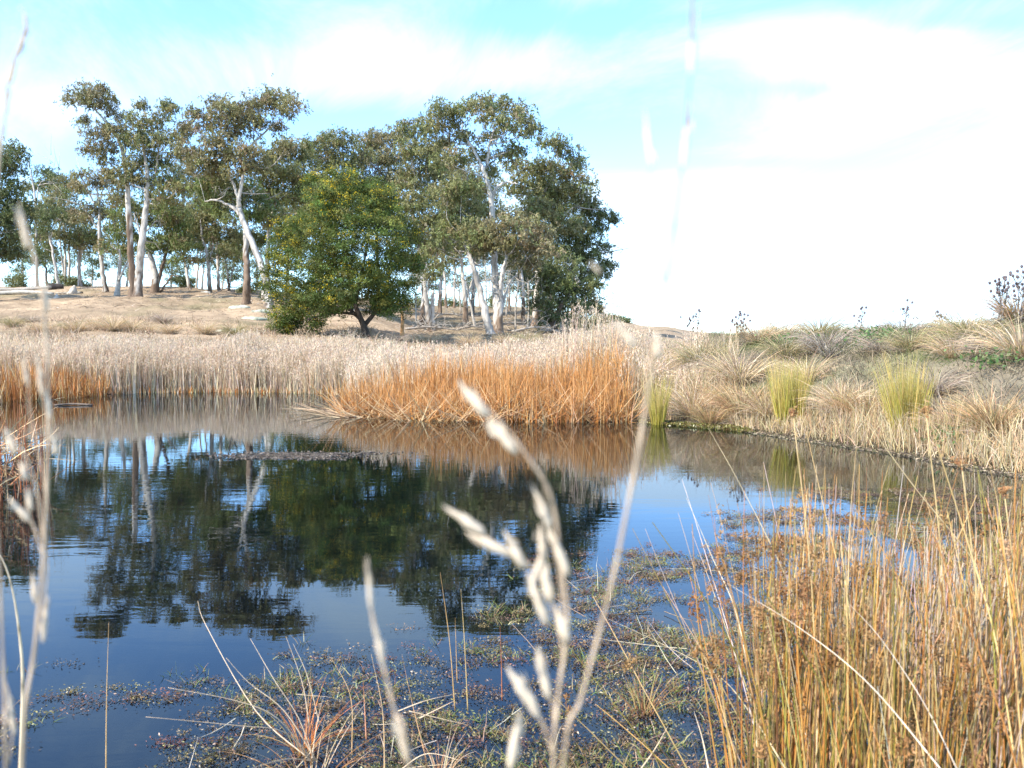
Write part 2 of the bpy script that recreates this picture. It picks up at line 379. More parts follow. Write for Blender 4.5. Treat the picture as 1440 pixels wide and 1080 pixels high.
# water: mirror by Fresnel over dark, lightly tinted clear water
m, t, o = new_mat('pond_water')
g = N(t, 'ShaderNodeNewGeometry')
mp1 = N(t, 'ShaderNodeMapping', inp={3: (.9, 3.2, 1)}); L(t, g.outputs['Position'], mp1.inputs[0])
w1 = N(t, 'ShaderNodeTexNoise', inp={2: 1.6, 3: 3.0, 4: .5, 8: .4}); L(t, mp1.outputs[0], w1.inputs[0])
w2 = N(t, 'ShaderNodeTexNoise', inp={2: .35, 3: 2.0}); L(t, g.outputs['Position'], w2.inputs[0])
pw = N(t, 'ShaderNodeMapRange', inp={1: .35, 2: .7, 3: .15, 4: 1.0}); L(t, w2.outputs[0], pw.inputs[0])
hgt = M(t, 'MULTIPLY', w1.outputs[0], pw.outputs[0])
bp = N(t, 'ShaderNodeBump', inp={0: 1.0, 1: .0021}); L(t, hgt, bp.inputs['Height'])
fr_ = N(t, 'ShaderNodeFresnel', inp={0: 1.4}); L(t, g.outputs['Normal'], fr_.inputs['Normal'])
gl = N(t, 'ShaderNodeBsdfGlossy', inp={0: (.88, .95, 1, 1), 1: .01}); L(t, bp.outputs[0], gl.inputs['Normal'])
tr = N(t, 'ShaderNodeBsdfTransparent', inp={0: (.55, .66, .74, 1)})
ms = N(t, 'ShaderNodeMixShader'); L(t, fr_.outputs[0], ms.inputs[0]); L(t, tr.outputs[0], ms.inputs[1]); L(t, gl.outputs[0], ms.inputs[2]); L(t, ms.outputs[0], o.inputs[0])
mb = MB(); P2 = POND.copy(); cen = P2.mean(0); P2 = cen + (P2 - cen) * 1.0
# widen a little under the banks so the shoreline is drawn by the land
wv = [(-22, -0.2), (9.5, -0.2), (9.5, 33), (-22, 33)]
wv = [(-22.0, 1.6, 0.0), (9.2, 1.6, 0.0), (9.2, 32.5, 0.0), (-22.0, 32.5, 0.0)]
mb.add(wv, (.1, .1, .1), quads=[(0, 1, 2, 3)])
water = mb.build('pond_water', m, smooth=False); tag(water, kind='structure')

# ------------------------------------------------------------------ scatter helpers
def scatter(n, px0, px1, y0, y1, dmin=None, dmax=None):
    """n ground points between two bearings and two depths, even per area"""
    X = []; 
    while sum(len(a) for a in X) < n:
        k = n * 3; Y = np.sqrt(rng.uniform(y0 * y0, y1 * y1, k)); px = rng.uniform(px0, px1, k); x = (px - 720) / F * Y
        d = pond_dist(x, Y); ok = np.ones(k, bool)
        if dmin is not None: ok &= d > dmin
        if dmax is not None: ok &= d < dmax
        X.append(np.stack([x[ok], Y[ok]], 1))
        if len(X) > 60: break
    A = np.concatenate(X)[:n]; z = np.maximum(ground_z(A[:, 0], A[:, 1]), -.25)
    return np.concatenate([A, z[:, None]], 1)

CREAM = [(.62, .49, .34), (.52, .40, .27), (.70, .57, .42), (.38, .28, .18)]
ORANGE = [(.48, .22, .06), (.40, .145, .035), (.55, .30, .11), (.60, .44, .25), (.2, .085, .03)]
STRAW = [(.55, .42, .26), (.48, .35, .2), (.62, .5, .34), (.4, .33, .17)]

def reed_bed(name, label, n, reg, hgt, cols, wid, w=None, lean=.12, bend=.25, plume=.0, plume_col=(.62, .49, .36), tipc=None, S=4, cat='reeds', broken=0.0, group=None, up=None):
    mb = MB(); p = scatter(n, *reg)
    dens = fbm(p[:, 0], p[:, 1], 1.1, 31); h = rng.uniform(hgt[0], hgt[1], n) * (.5 + 1.0 * dens)
    if up is not None: h = h * up(p)
    c = pick(cols, n, .2, w) * (.7 + .6 * fbm(p[:, 0], p[:, 1], 3.0, 35))[:, None]
    ln = np.abs(rng.normal(0, lean, n)); bd = rng.normal(0, bend, n)
    br = rng.random(n) < broken; ln = np.where(br, rng.uniform(.5, 1.35, n), ln); az_ = rng.uniform(0, 2 * math.pi, n)
    P = stalks(mb, p, h, rng.uniform(wid * .5, wid * 1.5, n), az_, ln, bd, c, S=S, col_tip=None if tipc is None else np.asarray(tipc))
    if plume:
        idx = np.where((rng.random(n) < plume) & ~br)[0]; top = P[idx, -1]; m_ = 9
        cc = np.repeat(top, m_, 0) + rng.normal(0, 1, (len(idx) * m_, 3)) * np.array([.022, .022, .09]) + np.array([0, 0, -.06])
        leaves(mb, cc, rng.normal(0, .5, (len(cc), 3)) + np.array([0, 0, 1]), rng.uniform(.05, .11, len(cc)), .018, pick([plume_col], len(cc), .15))
    o = mb.build(name, M_blade); tag(o, label, cat, group, 'stuff'); return o

# ------------------------------------------------------------------ reeds round the pond
reed_bed('reeds', 'pale cream reeds lining the far side of the pond', 15000, (-60, 500, 29.3, 34.5, -.2, 4.0), (.75, 1.15), CREAM, .022, plume=.5, lean=.13)
reed_bed('reeds', 'short cream grass behind the far reeds', 9000, (-60, 560, 33.5, 41), (.15, .38), CREAM, .03, plume=.3, lean=.25, bend=.5, S=3, cat='grass')
reed_bed('reeds', 'orange dry reeds at the waterline left of the cream reeds', 2300, (-60, 150, 24.5, 29.5, -.7, 1.4), (.4, .8), ORANGE, .022, lean=.2, broken=.12)
reed_bed('reeds', 'orange brown fringe at the foot of the cream reeds', 900, (130, 480, 28.5, 31, -.3, .15), (.1, .28), STRAW + ORANGE[:2], .03, lean=.2, S=2)
# the orange clump that runs out into the pond
def shape_up(p):
    px = p[:, 0] / p[:, 1] * F + 720
    return (.78 + .25 * sst(480, 560, px) + .1 * np.sin(px * .03)) * (1 - .35 * sst(868, 889, px)) * (.62 + .7 * fbm(p[:, 0], p[:, 1], 2.2, 33))
reed_bed('reeds', 'dense orange brown reeds running out into the pond, many broken', 4800, (476, 889, 18.9, 22.6, -.55, 3), (.5, 1.18), ORANGE, .02, w=[.25, .2, .18, .22, .15], lean=.17, bend=.38, broken=.17, up=shape_up, tipc=(.52, .26, .09))
reed_bed('reeds', 'tall pale reeds with feathery tops behind the orange reeds', 8000, (470, 890, 22.8, 31, .2, None), (.6, 1.05), CREAM, .02, plume=.8, lean=.1)
reed_bed('reeds', 'tallest pale reed stems standing above the rest of the bed', 160, (790, 870, 23.0, 26.0, .3, None), (1.3, 1.85), CREAM, .022, plume=.5, lean=.06)
reed_bed('reeds', 'cream grass thinning out between the reeds and the right bank', 2200, (876, 990, 20.2, 28, .3, None), (.6, 1.0), CREAM + STRAW, .016, plume=.4, lean=.25, bend=.5, cat='grass', up=lambda p: 1.15 - .7 * sst(880, 985, p[:, 0] / p[:, 1] * F + 720))
# broken leaning stems along the front of the clump
mb = MB(); n = 620; px = rng.uniform(476, 890, n); Y = 19.35 + rng.uniform(-.25, .6, n) + 1.3 * (1 - sst(478, 620, px)); x = (px - 720) / F * Y
stalks(mb, np.stack([x, Y, np.full(n, -.05)], 1), rng.uniform(.6, 1.3, n), .022, np.where(rng.random(n) < .5, rng.normal(math.pi, .5, n), rng.normal(-.2, .6, n)), rng.uniform(.5, 1.2, n), rng.uniform(-.2, .5, n), pick([(.62, .43, .24), (.56, .36, .18), (.5, .24, .09)], n), S=3)
n = 60; px = rng.uniform(440, 520, n); Y = rng.uniform(20.2, 22.2, n)
stalks(mb, np.stack([(px - 720) / F * Y, Y, np.full(n, .0)], 1), rng.uniform(.6, 1.1, n), .022, rng.normal(math.pi, .25, n), rng.uniform(1.2, 1.5, n), rng.uniform(-.1, .15, n), pick([(.55, .4, .25), (.3, .2, .12)], n), S=3)
tag(mb.build('reeds', M_blade), 'fallen straw coloured reed stems leaning over the water', 'reeds', kind='stuff')
# near left clump standing in the water
mb = MB(); n = 230; Y = rng.uniform(9.4, 11.2, n); x = np.minimum(rng.uniform(-7.4, -5.4, n), -Y * .53)
stalks(mb, np.stack([x, Y, np.full(n, -.3)], 1), rng.uniform(.7, 1.4, n), rng.uniform(.009, .018, n), rng.uniform(0, 6.28, n), np.abs(rng.normal(0, .1, n)), rng.normal(0, .15, n), pick([(.30, .09, .035), (.36, .15, .06), (.16, .055, .03), (.46, .33, .18)], n), S=5, k=3, taper=.3)
n = 260; Y = rng.uniform(9.4, 11.0, n); x = np.minimum(rng.uniform(-7.2, -5.5, n), -Y * .54)
stalks(mb, np.stack([x, Y, rng.uniform(.0, .6, n)], 1), rng.uniform(.3, .8, n), .014, rng.uniform(0, 6.28, n), rng.uniform(.6, 1.7, n), rng.normal(0, .6, n), pick([(.55, .38, .2), (.4, .2, .09)], n), S=3)
n = 900; Y = rng.uniform(9.4, 11.0, n); x = np.minimum(rng.uniform(-7.4, -5.4, n), -Y * .54)
leaves(mb, np.stack([x, Y, rng.uniform(.02, .45, n)], 1), rng.normal(0, 1, (n, 3)), rng.uniform(.05, .14, n), .02, pick([(.08, .05, .03), (.3, .18, .09), (.16, .09, .05)], n))
tag(mb.build('reeds', M_stem), 'rusty red reeds standing in the water at the near left', 'reeds', kind='stuff')

# dry grass fringe and bank cover on the right
reed_bed('reeds', 'straw coloured grass fringing the right bank at the waterline', 7000, (884, 1560, 10.5, 20.0, -.05, 1.25), (.3, .62), STRAW + [(.42, .28, .15)], .011, lean=.42, bend=.8, S=4, cat='grass', plume=.0, up=lambda p: .25 + 1.5 * fbm(p[:, 0], p[:, 1], 1.3, 77) ** 1.5)
reed_bed('reeds', 'pale feathery grass on the lower right bank', 3500, (884, 1040, 17.5, 25.0, .7, 4), (.3, .6), CREAM + STRAW, .011, lean=.45, bend=.9, S=4, cat='grass')
mb = MB(); p = scatter(40000, 870, 1650, 11, 30, .9, None); n = len(p)
g1 = fbm(p[:, 0], p[:, 1], .7, 41); cc = np.where((g1 > .53)[:, None], pick([(.13, .155, .06), (.19, .19, .085), (.09, .125, .04)], n), pick([(.30, .24, .16), (.2, .165, .115), (.42, .33, .23), (.11, .09, .065)], n))
stalks(mb, p, rng.uniform(.06, .4, n) * (.5 + fbm(p[:, 0], p[:, 1], 1.5, 44)), .012, rng.uniform(0, 6.28, n), rng.uniform(.2, 1.2, n), rng.uniform(0, .8, n), cc, S=2)
tag(mb.build('grass', M_blade), 'short grey green grass and dead stems covering the right bank', 'grass', kind='stuff')
mb = MB(); p = np.concatenate([scatter(22000, -150, 1080, 38, 100, 2, None), scatter(16000, -150, 900, 36, 50, 2, None)]); n = len(p)
stalks(mb, p, rng.uniform(.05, .2, n) * (.5 + 3.2 * sst(.5, .75, fbm(p[:, 0], p[:, 1], .9, 47)) * (p[:, 1] < 52)), .035, rng.uniform(0, 6.28, n), rng.uniform(.1, 1.0, n), .4, pick([(.46, .33, .23), (.36, .25, .17), (.54, .41, .29), (.24, .19, .11)], n), S=2)
tag(mb.build('grass', M_blade), 'short dry grass on the paddock', 'grass', kind='stuff')

# ------------------------------------------------------------------ tussocks
def tussock_mesh(n, h, spread, cols, wid=.008, stiff=False, rad=.12, thatch=True, k=0, S=6):
    mb = MB(); r = rad * np.sqrt(rng.random(n)); a = rng.uniform(0, 6.28, n)
    p = np.stack([r * np.cos(a), r * np.sin(a), np.full(n, -.04)], 1); az_ = a + rng.normal(0, .5, n)
    q = r / rad
    if stiff: ln = q * .25 * spread + np.abs(rng.normal(0, .06, n)); bd = rng.uniform(0, .35, n) * spread
    else: ln = q * .55 * spread + np.abs(rng.normal(0, .12, n)); bd = rng.uniform(.5, 1.9, n) * spread
    c = pick(cols, n, .2)
    stalks(mb, p, h * rng.uniform(.5, 1.05, n), wid * rng.uniform(.6, 1.4, n), az_, ln, bd, c, S=S, k=k, col_tip=(c * .65 + np.array([.62, .47, .25]) * .35) if stiff else c * np.array([1.15, 1.08, 1.0]), power=1.4)
    if thatch:
        m_ = n // 3; a = rng.uniform(0, 6.28, m_); r = rad * rng.uniform(.6, 1.2, m_)
        stalks(mb, np.stack([r * np.cos(a), r * np.sin(a), np.zeros(m_)], 1), h * rng.uniform(.3, .7, m_), wid, a, rng.uniform(.9, 1.4, m_), rng.uniform(.1, .7, m_), pick([(.42, .34, .25), (.5, .4, .28), (.3, .24, .17)], m_), S=3)
    return mb
OLV = [(.22, .21, .09), (.3, .27, .13), (.4, .33, .19)]
protos = {
    'straw': tussock_mesh(420, .95, 1.0, STRAW + CREAM, .010),
    'olive': tussock_mesh(420, .95, 1.0, OLV + [(.45, .36, .22)], .010),
    'grey': tussock_mesh(420, .8, 1.15, [(.36, .3, .24), (.28, .24, .19), (.44, .37, .3)], .010),
    'brown': tussock_mesh(380, .9, .8, [(.42, .27, .14), (.5, .34, .19), (.35, .24, .13), (.3, .27, .12)], .010),
    'rush': tussock_mesh(420, 1.25, 1.0, [(.40, .36, .04), (.5, .42, .08), (.6, .44, .17), (.28, .29, .04), (.46, .38, .08)], .012, stiff=True, rad=.17, thatch=False),
}
used = {}
def tussock(kind, px, Y, s, label, group=None, cat='tussock', lean=0, sz=None):
    x = (px - 720) / F * Y; z = gz(x, Y)
    if kind not in used:
        o = protos[kind].build('tussock' if kind != 'rush' else 'rush_clump', M_blade); used[kind] = o
    else: o = used[kind].copy(); C.objects.link(o)
    o.location = (x, Y, z - .02); o.rotation_euler = (0, lean, random.uniform(0, 6.28)); s *= 1.22 if kind != 'rush' else .74; o.scale = (s, s, s * (sz or (1.6 if kind == 'rush' else .92)))
    for kk in ('label', 'category', 'group', 'kind'):
        if kk in o: del o[kk]
    tag(o, label, cat, group); return o
TL = [
 ('rush', 926, 18.6, .85, 'bright green rush clump at the waterline beside the orange reeds'),
 ('rush', 1104, 17.2, 1.0, 'tall yellow green rush clump standing at the water edge mid bank'),
 ('rush', 1122, 17.1, .85, 'darker olive rush clump touching the tall yellow green one'),
 ('rush', 1272, 14.6, 1.0, 'yellow rush clump leaning left over the muddy shore'),
 ('rush', 1288, 14.5, .85, 'short golden rush clump on the right of the leaning yellow clump'),
 ('brown', 1045, 18.5, 1.15, 'brown and olive tussock left of the tall yellow green rush clump'),
 ('olive', 1152, 25.2, 1.05, 'round olive tussock highest on the bank skyline'),
 ('olive', 1120, 24.2, .8, 'olive tussock just below the highest skyline tussock'),
 ('straw', 1098, 25.0, .85, 'pale tussock on the skyline left of the highest one'),
 ('olive', 1366, 17.4, 1.0, 'large drooping olive tussock below the dead thistle on the right'),
 ('straw', 1340, 17.0, .8, 'pale tussock spilling left from the large drooping olive one'),
 ('straw', 1040, 20.0, 1.15, 'tall pale feathery tussock above the brown and olive one'),
 ('grey', 1010, 21.0, 1.1, 'grey drooping tussock left of the tall pale feathery one'),
 ('straw', 975, 19.3, 1.1, 'pale straw tussock right of the bright green rushes'),
 ('olive', 985, 22.0, 1.1, 'rounded olive grey tussock behind the pale straw one'),
 ('straw', 905, 21.5, 1.3, 'feathery cream tussock behind the right end of the orange reeds'),
 ('olive', 893, 23.2, 1.3, 'dark olive tussock behind the feathery cream one'),
 ('grey', 1160, 20.8, 1.2, 'grey brown collapsed tussock in the middle of the bank'),
 ('grey', 1215, 21.6, .8, 'small grey tussock with dead stalks right of the collapsed one'),
 ('grey', 1270, 21.4, 1.0, 'dark grey brown tussock under the thin dead stalk on the skyline'),
 ('brown', 1225, 22.6, .7, 'low tan tussock on the skyline between two grey ones'),
 ('straw', 1345, 19.6, .8, 'pale olive tussock on the skyline beside the blue hill'),
 ('straw', 1185, 16.4, .9, 'thin straw tussock at the water edge right of the tall rushes'),
 ('brown', 1215, 15.9, .8, 'orange brown tussock at the shore left of the leaning rushes'),
 ('grey', 1315, 15.4, .9, 'pale pinkish grey tussock behind the golden rush clump'),
 ('straw', 1345, 14.0, .8, 'straw tussock standing in mud right of the golden rushes'),
 ('olive', 1280, 18.0, .8, 'flattened green grey tussock midway up the right bank'),
 ('straw', 1435, 15.2, 1.1, 'pale overhanging tussock at the right edge of the bank'),
 ('brown', 1400, 13.2, .9, 'brown tussock at the waterline near the right edge'),
 ('straw', 1065, 23.4, 1.0, 'blond tussock near the crest right of the small dead thistle'),
 ('grey', 1240, 19.0, .9, 'low grey tussock in the middle of the right bank'),
 ('straw', 1135, 18.6, .9, 'blond tussock rising behind the tall yellow green rushes'),
 ('olive', 1105, 21.2, .9, 'olive tussock halfway up the bank above the tall rushes'),
 ('brown', 1000, 18.4, .8, 'small brown tussock at the end of the mossy shore'),
 ('straw', 1078, 17.9, .9, 'straw tussock between the brown tussock and the tall rushes'),
 ('grey', 1390, 16.0, .9, 'grey thatch tussock below the large drooping olive one'),
 ('olive', 1180, 24.3, .6, 'tiny olive tussock right of the highest skyline tussock'),
 ('brown', 1430, 18.0, 1.0, 'brown tussock crowded around the stems of the dead thistle'),
 ('straw', 940, 24.5, 1.0, 'cream tussock at the far left end of the right bank'),
 ('grey', 955, 27.0, .9, 'greyish tussock at the foot of the slim dead thistle'),
]
for (k, px, Y, s, lab) in TL:
    tussock(k, px, Y, s, lab, 'rush clumps along the right shore' if k == 'rush' else 'tussocks on the right bank', 'rushes' if k == 'rush' else 'tussock', lean=-.16 if 'leaning left' in lab else 0)
# paddock tussocks
PL = [(100, 468, 'olive', 'low olive tussock on the paddock above the far reeds'), (20, 466, 'olive', 'olive tussock at the left edge of the paddock'),
      (108, 470, 'straw', None), (160, 470, 'straw', None), (185, 468, 'straw', None), (210, 470, 'straw', None), (45, 462, 'grey', None), (140, 466, 'straw', None),
      (240, 474, 'straw', None), (60, 470, 'straw', None), (290, 474, 'straw', None), (230, 462, 'grey', None), (330, 476, 'olive', 'dull green tussock right of the pale rocks'),
      (712, 478, 'straw', 'golden tussock at the foot of the tall white gum'), (740, 478, 'olive', 'green tussock right of the golden one at the tall gum'),
      (820, 482, 'straw', None), (660, 480, 'straw', None), (600, 482, 'straw', None), (560, 484, 'grey', None), (870, 484, 'olive', None), (900, 480, 'grey', None)]
for px, py, k, lab in PL:
    Y = {True: 42 + (480 - py) * .35}.get(px < 400, 44 + random.uniform(-2, 4))
    tussock(k, px, Y, random.uniform(.8, 1.2), lab or 'low pale tussock among the dry grass of the paddock', 'tussocks on the paddock')
# green broadleaf weeds on the bank
mb0 = MB(); n = 260; a = rng.normal(0, 1, (n, 3)) * np.array([.28, .28, .10]) + np.array([0, 0, .12])
leaves(mb0, a, rng.normal(0, 1, (n, 3)), rng.uniform(.06, .13, n), .05, pick([(.09, .17, .05), (.13, .2, .07), (.2, .22, .1)], n))
first = None
for px, Y, s, lab in [(1240, 19.5, 1.2, 'bright green leafy weed in the middle of the right bank'), (1110, 22.5, 1.0, 'green leafy weed below the skyline tussocks'),
                      (1350, 13.6, .9, 'green weed on the mud near the right end of the shore'), (1250, 21.0, 1.0, 'dull green weed near the crest of the bank'),
                      (1405, 15.2, 1.0, 'pale green weed below the dead thistle')]:
    x = (px - 720) / F * Y
    if first is None: first = o = mb0.build('weed_plant', M_leaf)
    else: o = first.copy(); C.objects.link(o)
    o.location = (x, Y, gz(x, Y)); o.scale = (s, s, s); o.rotation_euler = (0, 0, px); tag(o, lab, 'weed', 'leafy weeds on the bank')
# mossy shore strip
mb = MB(); n = 5000; px = rng.uniform(900, 1060, n); p0 = np.array([sh(q, 594 + (q - 900) * .085) for q in px]); p0[:, 1] += rng.uniform(-.25, .7, n)
leaves(mb, np.stack([p0[:, 0], p0[:, 1], np.maximum(ground_z(p0[:, 0], p0[:, 1]), 0) + rng.uniform(0, .05, n)], 1), rng.normal(0, 1, (n, 3)), .06, .03, pick([(.16, .15, .03), (.2, .16, .05), (.1, .1, .03), (.12, .07, .03)], n))
tag(mb.build('moss', M_weed), 'olive moss along the shore beside the green rushes', 'moss', kind='stuff')
# mud and litter along the right shore
mb = MB(); n = 9000; p = scatter(n, 940, 1500, 9.5, 18.5, -.35, .3); p[:, 2] = np.maximum(p[:, 2], -.005) + rng.uniform(0, .03, n)
leaves(mb, p, rng.normal(0, 1, (n, 3)) * np.array([1, 1, .35]), rng.uniform(.02, .08, n), rng.uniform(.006, .02, n), pick([(.08, .06, .04), (.15, .11, .07), (.42, .32, .2), (.14, .13, .05)], n, w=[.3, .3, .22, .18]))
tag(mb.build('mud_litter', M_weed), 'dark mud clods and dead leaves along the right shore', 'debris', kind='stuff')

# ------------------------------------------------------------------ dead thistles
def thistle(px, Y, h, br, label, seed, heads=18):
    x = (px - 720) / F * Y; z = gz(x, Y); r = np.random.default_rng(seed)
    root = empty('dead_thistle', (x, Y, z), label, 'thistle', 'dead thistles on the bank')
    mb = MB(); hd = MB(); tips = []
    for b in range(br):
        a = r.uniform(0, 6.28); l = r.uniform(.05, .3); top = np.array([math.cos(a) * l * h * .6, math.sin(a) * l * h * .6, h * r.uniform(.75, 1)])
        pts = smooth_path([np.zeros(3), top * .5 + r.normal(0, .03, 3), top], 7); tube(mb, pts, np.linspace(.014, .005, 7), 5, (.16, .13, .11))
        tips.append(top)
        for s in range(heads // br + 1):
            t0 = pts[r.integers(3, 6)]; e = t0 + np.array([r.normal(0, .13), r.normal(0, .13), r.uniform(.05, .3)]) * h * .8
            tube(mb, smooth_path([t0, (t0 + e) / 2 + [0, 0, -.02], e], 4), np.linspace(.006, .003, 4), 4, (.18, .15, .12)); tips.append(e)
    for e in tips: hd = MB(); blobmesh(hd, e, (.028, .028, .032), (.13, .1, .1), seed, .3, 8, 6); leaves(hd, e + r.normal(0, .012, (7, 3)), r.normal(0, 1, (7, 3)), .07, .012, (.14, .11, .1)); hd.build('seed_head', M_wood, root)
    hd = MB(); n = 40; zz_ = r.uniform(.05, .75, n) * h; leaves(hd, np.stack([r.normal(0, .08, n), r.normal(0, .08, n), zz_], 1), r.normal(0, 1, (n, 3)), r.uniform(.06, .16, n), .03, (.2, .16, .13))
    mb.build('stem', M_wood, root); hd.build('withered_leaves', M_wood, root)
thistle(978, 27.0, 1.15, 2, 'slim dark dead thistle against the sky at the left of the bank', 1, 16)
thistle(1040, 23.5, .9, 3, 'bushy dead thistle on the skyline left of the tussocks', 2, 18)
thistle(1272, 21.6, .95, 1, 'single thin dead thistle stalk on the middle skyline', 3, 4)
thistle(1206, 23.0, .8, 1, 'thin dead thistle stalk right of the highest tussock', 4, 4)
thistle(1400, 17.6, 1.2, 3, 'large dead thistle with many dark round heads at the right', 5, 26)
thistle(1434, 17.4, 1.15, 3, 'dead thistle crowded behind the large one at the right edge', 6, 22)
thistle(1322, 20.2, .55, 1, 'very short dead thistle stalk beside the blue hill', 8, 3)
# dead bush on the bank
root = empty('dead_bush', (*pxY(1165, 19.6), gz(*pxY(1165, 19.6))), 'bare grey dead bush with pale sticks on the bank', 'bush'); mb = MB()
for i in range(70):
    e = np.array([rng.normal(0, .3), rng.normal(0, .25), rng.uniform(.15, .6)]); tube(mb, smooth_path([np.zeros(3), e * .5 + rng.normal(0, .06, 3), e], 5), np.linspace(.01, .003, 5), 4, (.2, .17, .14) if i % 6 else (.42, .37, .3))
mb.build('branch', M_wood, root)

# ------------------------------------------------------------------ trees
WHITE = np.array([.60, .55, .49]); BROWN = np.array([.17, .12, .085]); GREYB = np.array([.42, .38, .33])
LEAFS = {'olive': [(.21, .22, .085), (.245, .235, .10), (.18, .195, .07)], 'brown': [(.235, .215, .10), (.22, .21, .085), (.26, .21, .11)],
         'green': [(.15, .19, .055), (.185, .22, .07), (.2, .215, .08)], 'dark': [(.115, .14, .055), (.145, .165, .06)]}
nleaf = 0
def euc(label, Y, trunks, blobs, tone='olive', white=.25, dens=1.0, name='gum_tree', cat='gum tree', group='gum trees on the rise', depth=None, dead=0, leafsize=.2):
    """trunks: list of (pixel path, base radius m, tip radius m, share of its length that is brown bark); blobs: (px, py, rx px, rz px)"""
    global nleaf
    px0, py0 = trunks[0][0][0]; x0 = (px0 - 720) / F * Y; zb = gz(x0, Y); origin = np.array([x0, Y, zb])
    root = empty(name, origin, label, cat, group); tr_ = MB(); cr = MB(); sc = Y / F
    samp = []
    for ti, (path, r0, r1, br) in enumerate(trunks):
        pts = []
        for i, q in enumerate(path):
            off = 0 if i == 0 else rng.normal(0, .25)
            P = W(q[0], q[1], Y + off + (0 if ti == 0 else .3))
            if i == 0 and (abs(q[1] - py0) < 25): P[2] = gz(P[0], P[1]) - .15
            pts.append(P)
        m_ = 6 + 5 * len(path); pth = smooth_path(pts, m_); pth[1:-1] += rng.normal(0, .025, (m_ - 2, 3))
        tt = np.linspace(0, 1, m_); rr = (r0 * (1 - tt) ** .8 * .68 + r1 * .8); rr[0] *= 1.6; rr[1] *= 1.25
        bm_ = (tt[:, None] < br * .8 + rng.normal(0, .05, (m_, 9)) + rng.normal(0, .04, 9)[None]) & (br > 0)
        strp = rng.uniform(.55, 1.1, 9)[None, :, None] * rng.uniform(.85, 1.1, (m_, 9, 1))
        cc = np.where(bm_[..., None], BROWN * 1.15, WHITE * (1 - .45 * (rng.random((m_, 9, 1)) < .16))) * strp
        tube(tr_, pth - origin, rr, 9, cc, rough=.05); samp += [(p, r) for p, r in zip(pth, rr)][2:]
    SP = np.array([s[0] for s in samp]); SR = np.array([s[1] for s in samp])
    allx = [b[0] for b in blobs] or [px0]; dp = depth or max(1.2, (max(allx) - min(allx)) * sc * .38)
    for b in blobs:
        bx, by, rx = b[:3]; rz = (b[3] if len(b) > 3 else rx * .72) * 1.22; rx = rx * 1.16
        cB = W(bx, by, Y + rng.uniform(-dp, dp) * .8); R = np.array([rx * sc, rx * sc * .9, rz * sc])
        d = np.linalg.norm(SP - cB, axis=1); low = cB[2] - SP[:, 2]
        cost = d + np.where(low < .25 * d, 3 * (.25 * d - low), 0); k = int(np.argmin(cost)); a = SP[k]
        bl = np.linalg.norm(cB - a); mid = a * .5 + cB * .5 + np.array([0, 0, -.10 * bl]) + rng.normal(0, .08 * bl, 3)
        r_ = min(SR[k] * .55, .025 + .014 * bl); pth = smooth_path([a, mid, cB], 9); bc = WHITE * rng.uniform(.6, 1.0)
        tube(tr_, pth - origin, np.linspace(r_, .02, 9), 5, bc, cap=False)
        vol = R[0] * R[1] * R[2]; area = R[0] * R[2]
        ns = max(9, int(27 * area ** .85))
        u = rng.normal(0, 1, (ns, 3)); u /= np.linalg.norm(u, axis=1, keepdims=True); u *= (rng.random((ns, 1)) ** .38) * np.where(rng.random((ns, 1)) < .2, rng.uniform(1.0, 1.4, (ns, 1)), 1.0)
        u[:, 2] = np.where(u[:, 2] < -.35, u[:, 2] * .5, u[:, 2])
        sub = cB + u * R
        for s_ in sub[::4]:
            tube(tr_, smooth_path([pth[6], (pth[6] + s_) / 2 + rng.normal(0, .1, 3), s_], 4) - origin, np.linspace(.016, .007, 4), 3, bc * .8, cap=False)
        cr_r = (.36 + .10 * min(R[0], 2)) * rng.uniform(.65, 1.3, ns)
        tone_c = pick(LEAFS[tone], ns, .17)
        br_ = rng.random(ns) < .2
        if tone != 'dark': tone_c[br_] = pick(LEAFS['brown'], int(br_.sum()), .15) if br_.any() else tone_c[br_]
        nsp = 9; nl = int(9 * dens)          # each clump is a bunch of hanging sprays, each spray a short string of leaves
        sp = np.repeat(sub, nsp, 0) + rng.normal(0, 1, (ns * nsp, 3)) * np.repeat(cr_r, nsp)[:, None] * np.array([.52, .52, .40])
        dirn = rng.normal(0, .55, (ns * nsp, 3)) + np.array([0, 0, -.75]); dirn /= np.linalg.norm(dirn, axis=1, keepdims=True)
        lsp = rng.uniform(.2, .5, ns * nsp)
        t_l = rng.uniform(0, 1, (ns * nsp, nl, 1))
        c = (sp[:, None] + dirn[:, None] * t_l * lsp[:, None, None] + rng.normal(0, .045, (ns * nsp, nl, 3))).reshape(-1, 3)
        ax = (dirn[:, None] + rng.normal(0, .4, (ns * nsp, nl, 3))).reshape(-1, 3)
        spc = np.repeat(tone_c, nsp, 0) * (1 + rng.normal(0, .16, (ns * nsp, 1)))
        lc = np.repeat(spc, nl, 0) * (1 + rng.normal(0, .1, (len(c), 1)))
        leaves(cr, c - origin, ax, rng.uniform(.6, 1.25, len(c)) * leafsize, rng.uniform(.05, .08, len(c)) * leafsize / .2, np.clip(lc, .01, 1)); nleaf += len(c)
    for i in range(dead):
        k = rng.integers(len(SP) // 4, len(SP)); a = SP[k]; e = a + np.array([rng.normal(0, 1.3), rng.normal(0, .8), rng.uniform(-.5, 1.0)])
        pth = smooth_path([a, (a + e) / 2 + rng.normal(0, .2, 3), e], 6); tube(tr_, pth - origin, np.linspace(.05, .012, 6), 4, GREYB)
        for j in range(3):
            s0 = pth[rng.integers(2, 5)]; tube(tr_, smooth_path([s0, s0 + rng.normal(0, .35, 3), s0 + rng.normal(0, .6, 3)], 4) - origin, np.linspace(.02, .007, 4), 3, GREYB)
    tr_.build('trunk', M_bark, root)
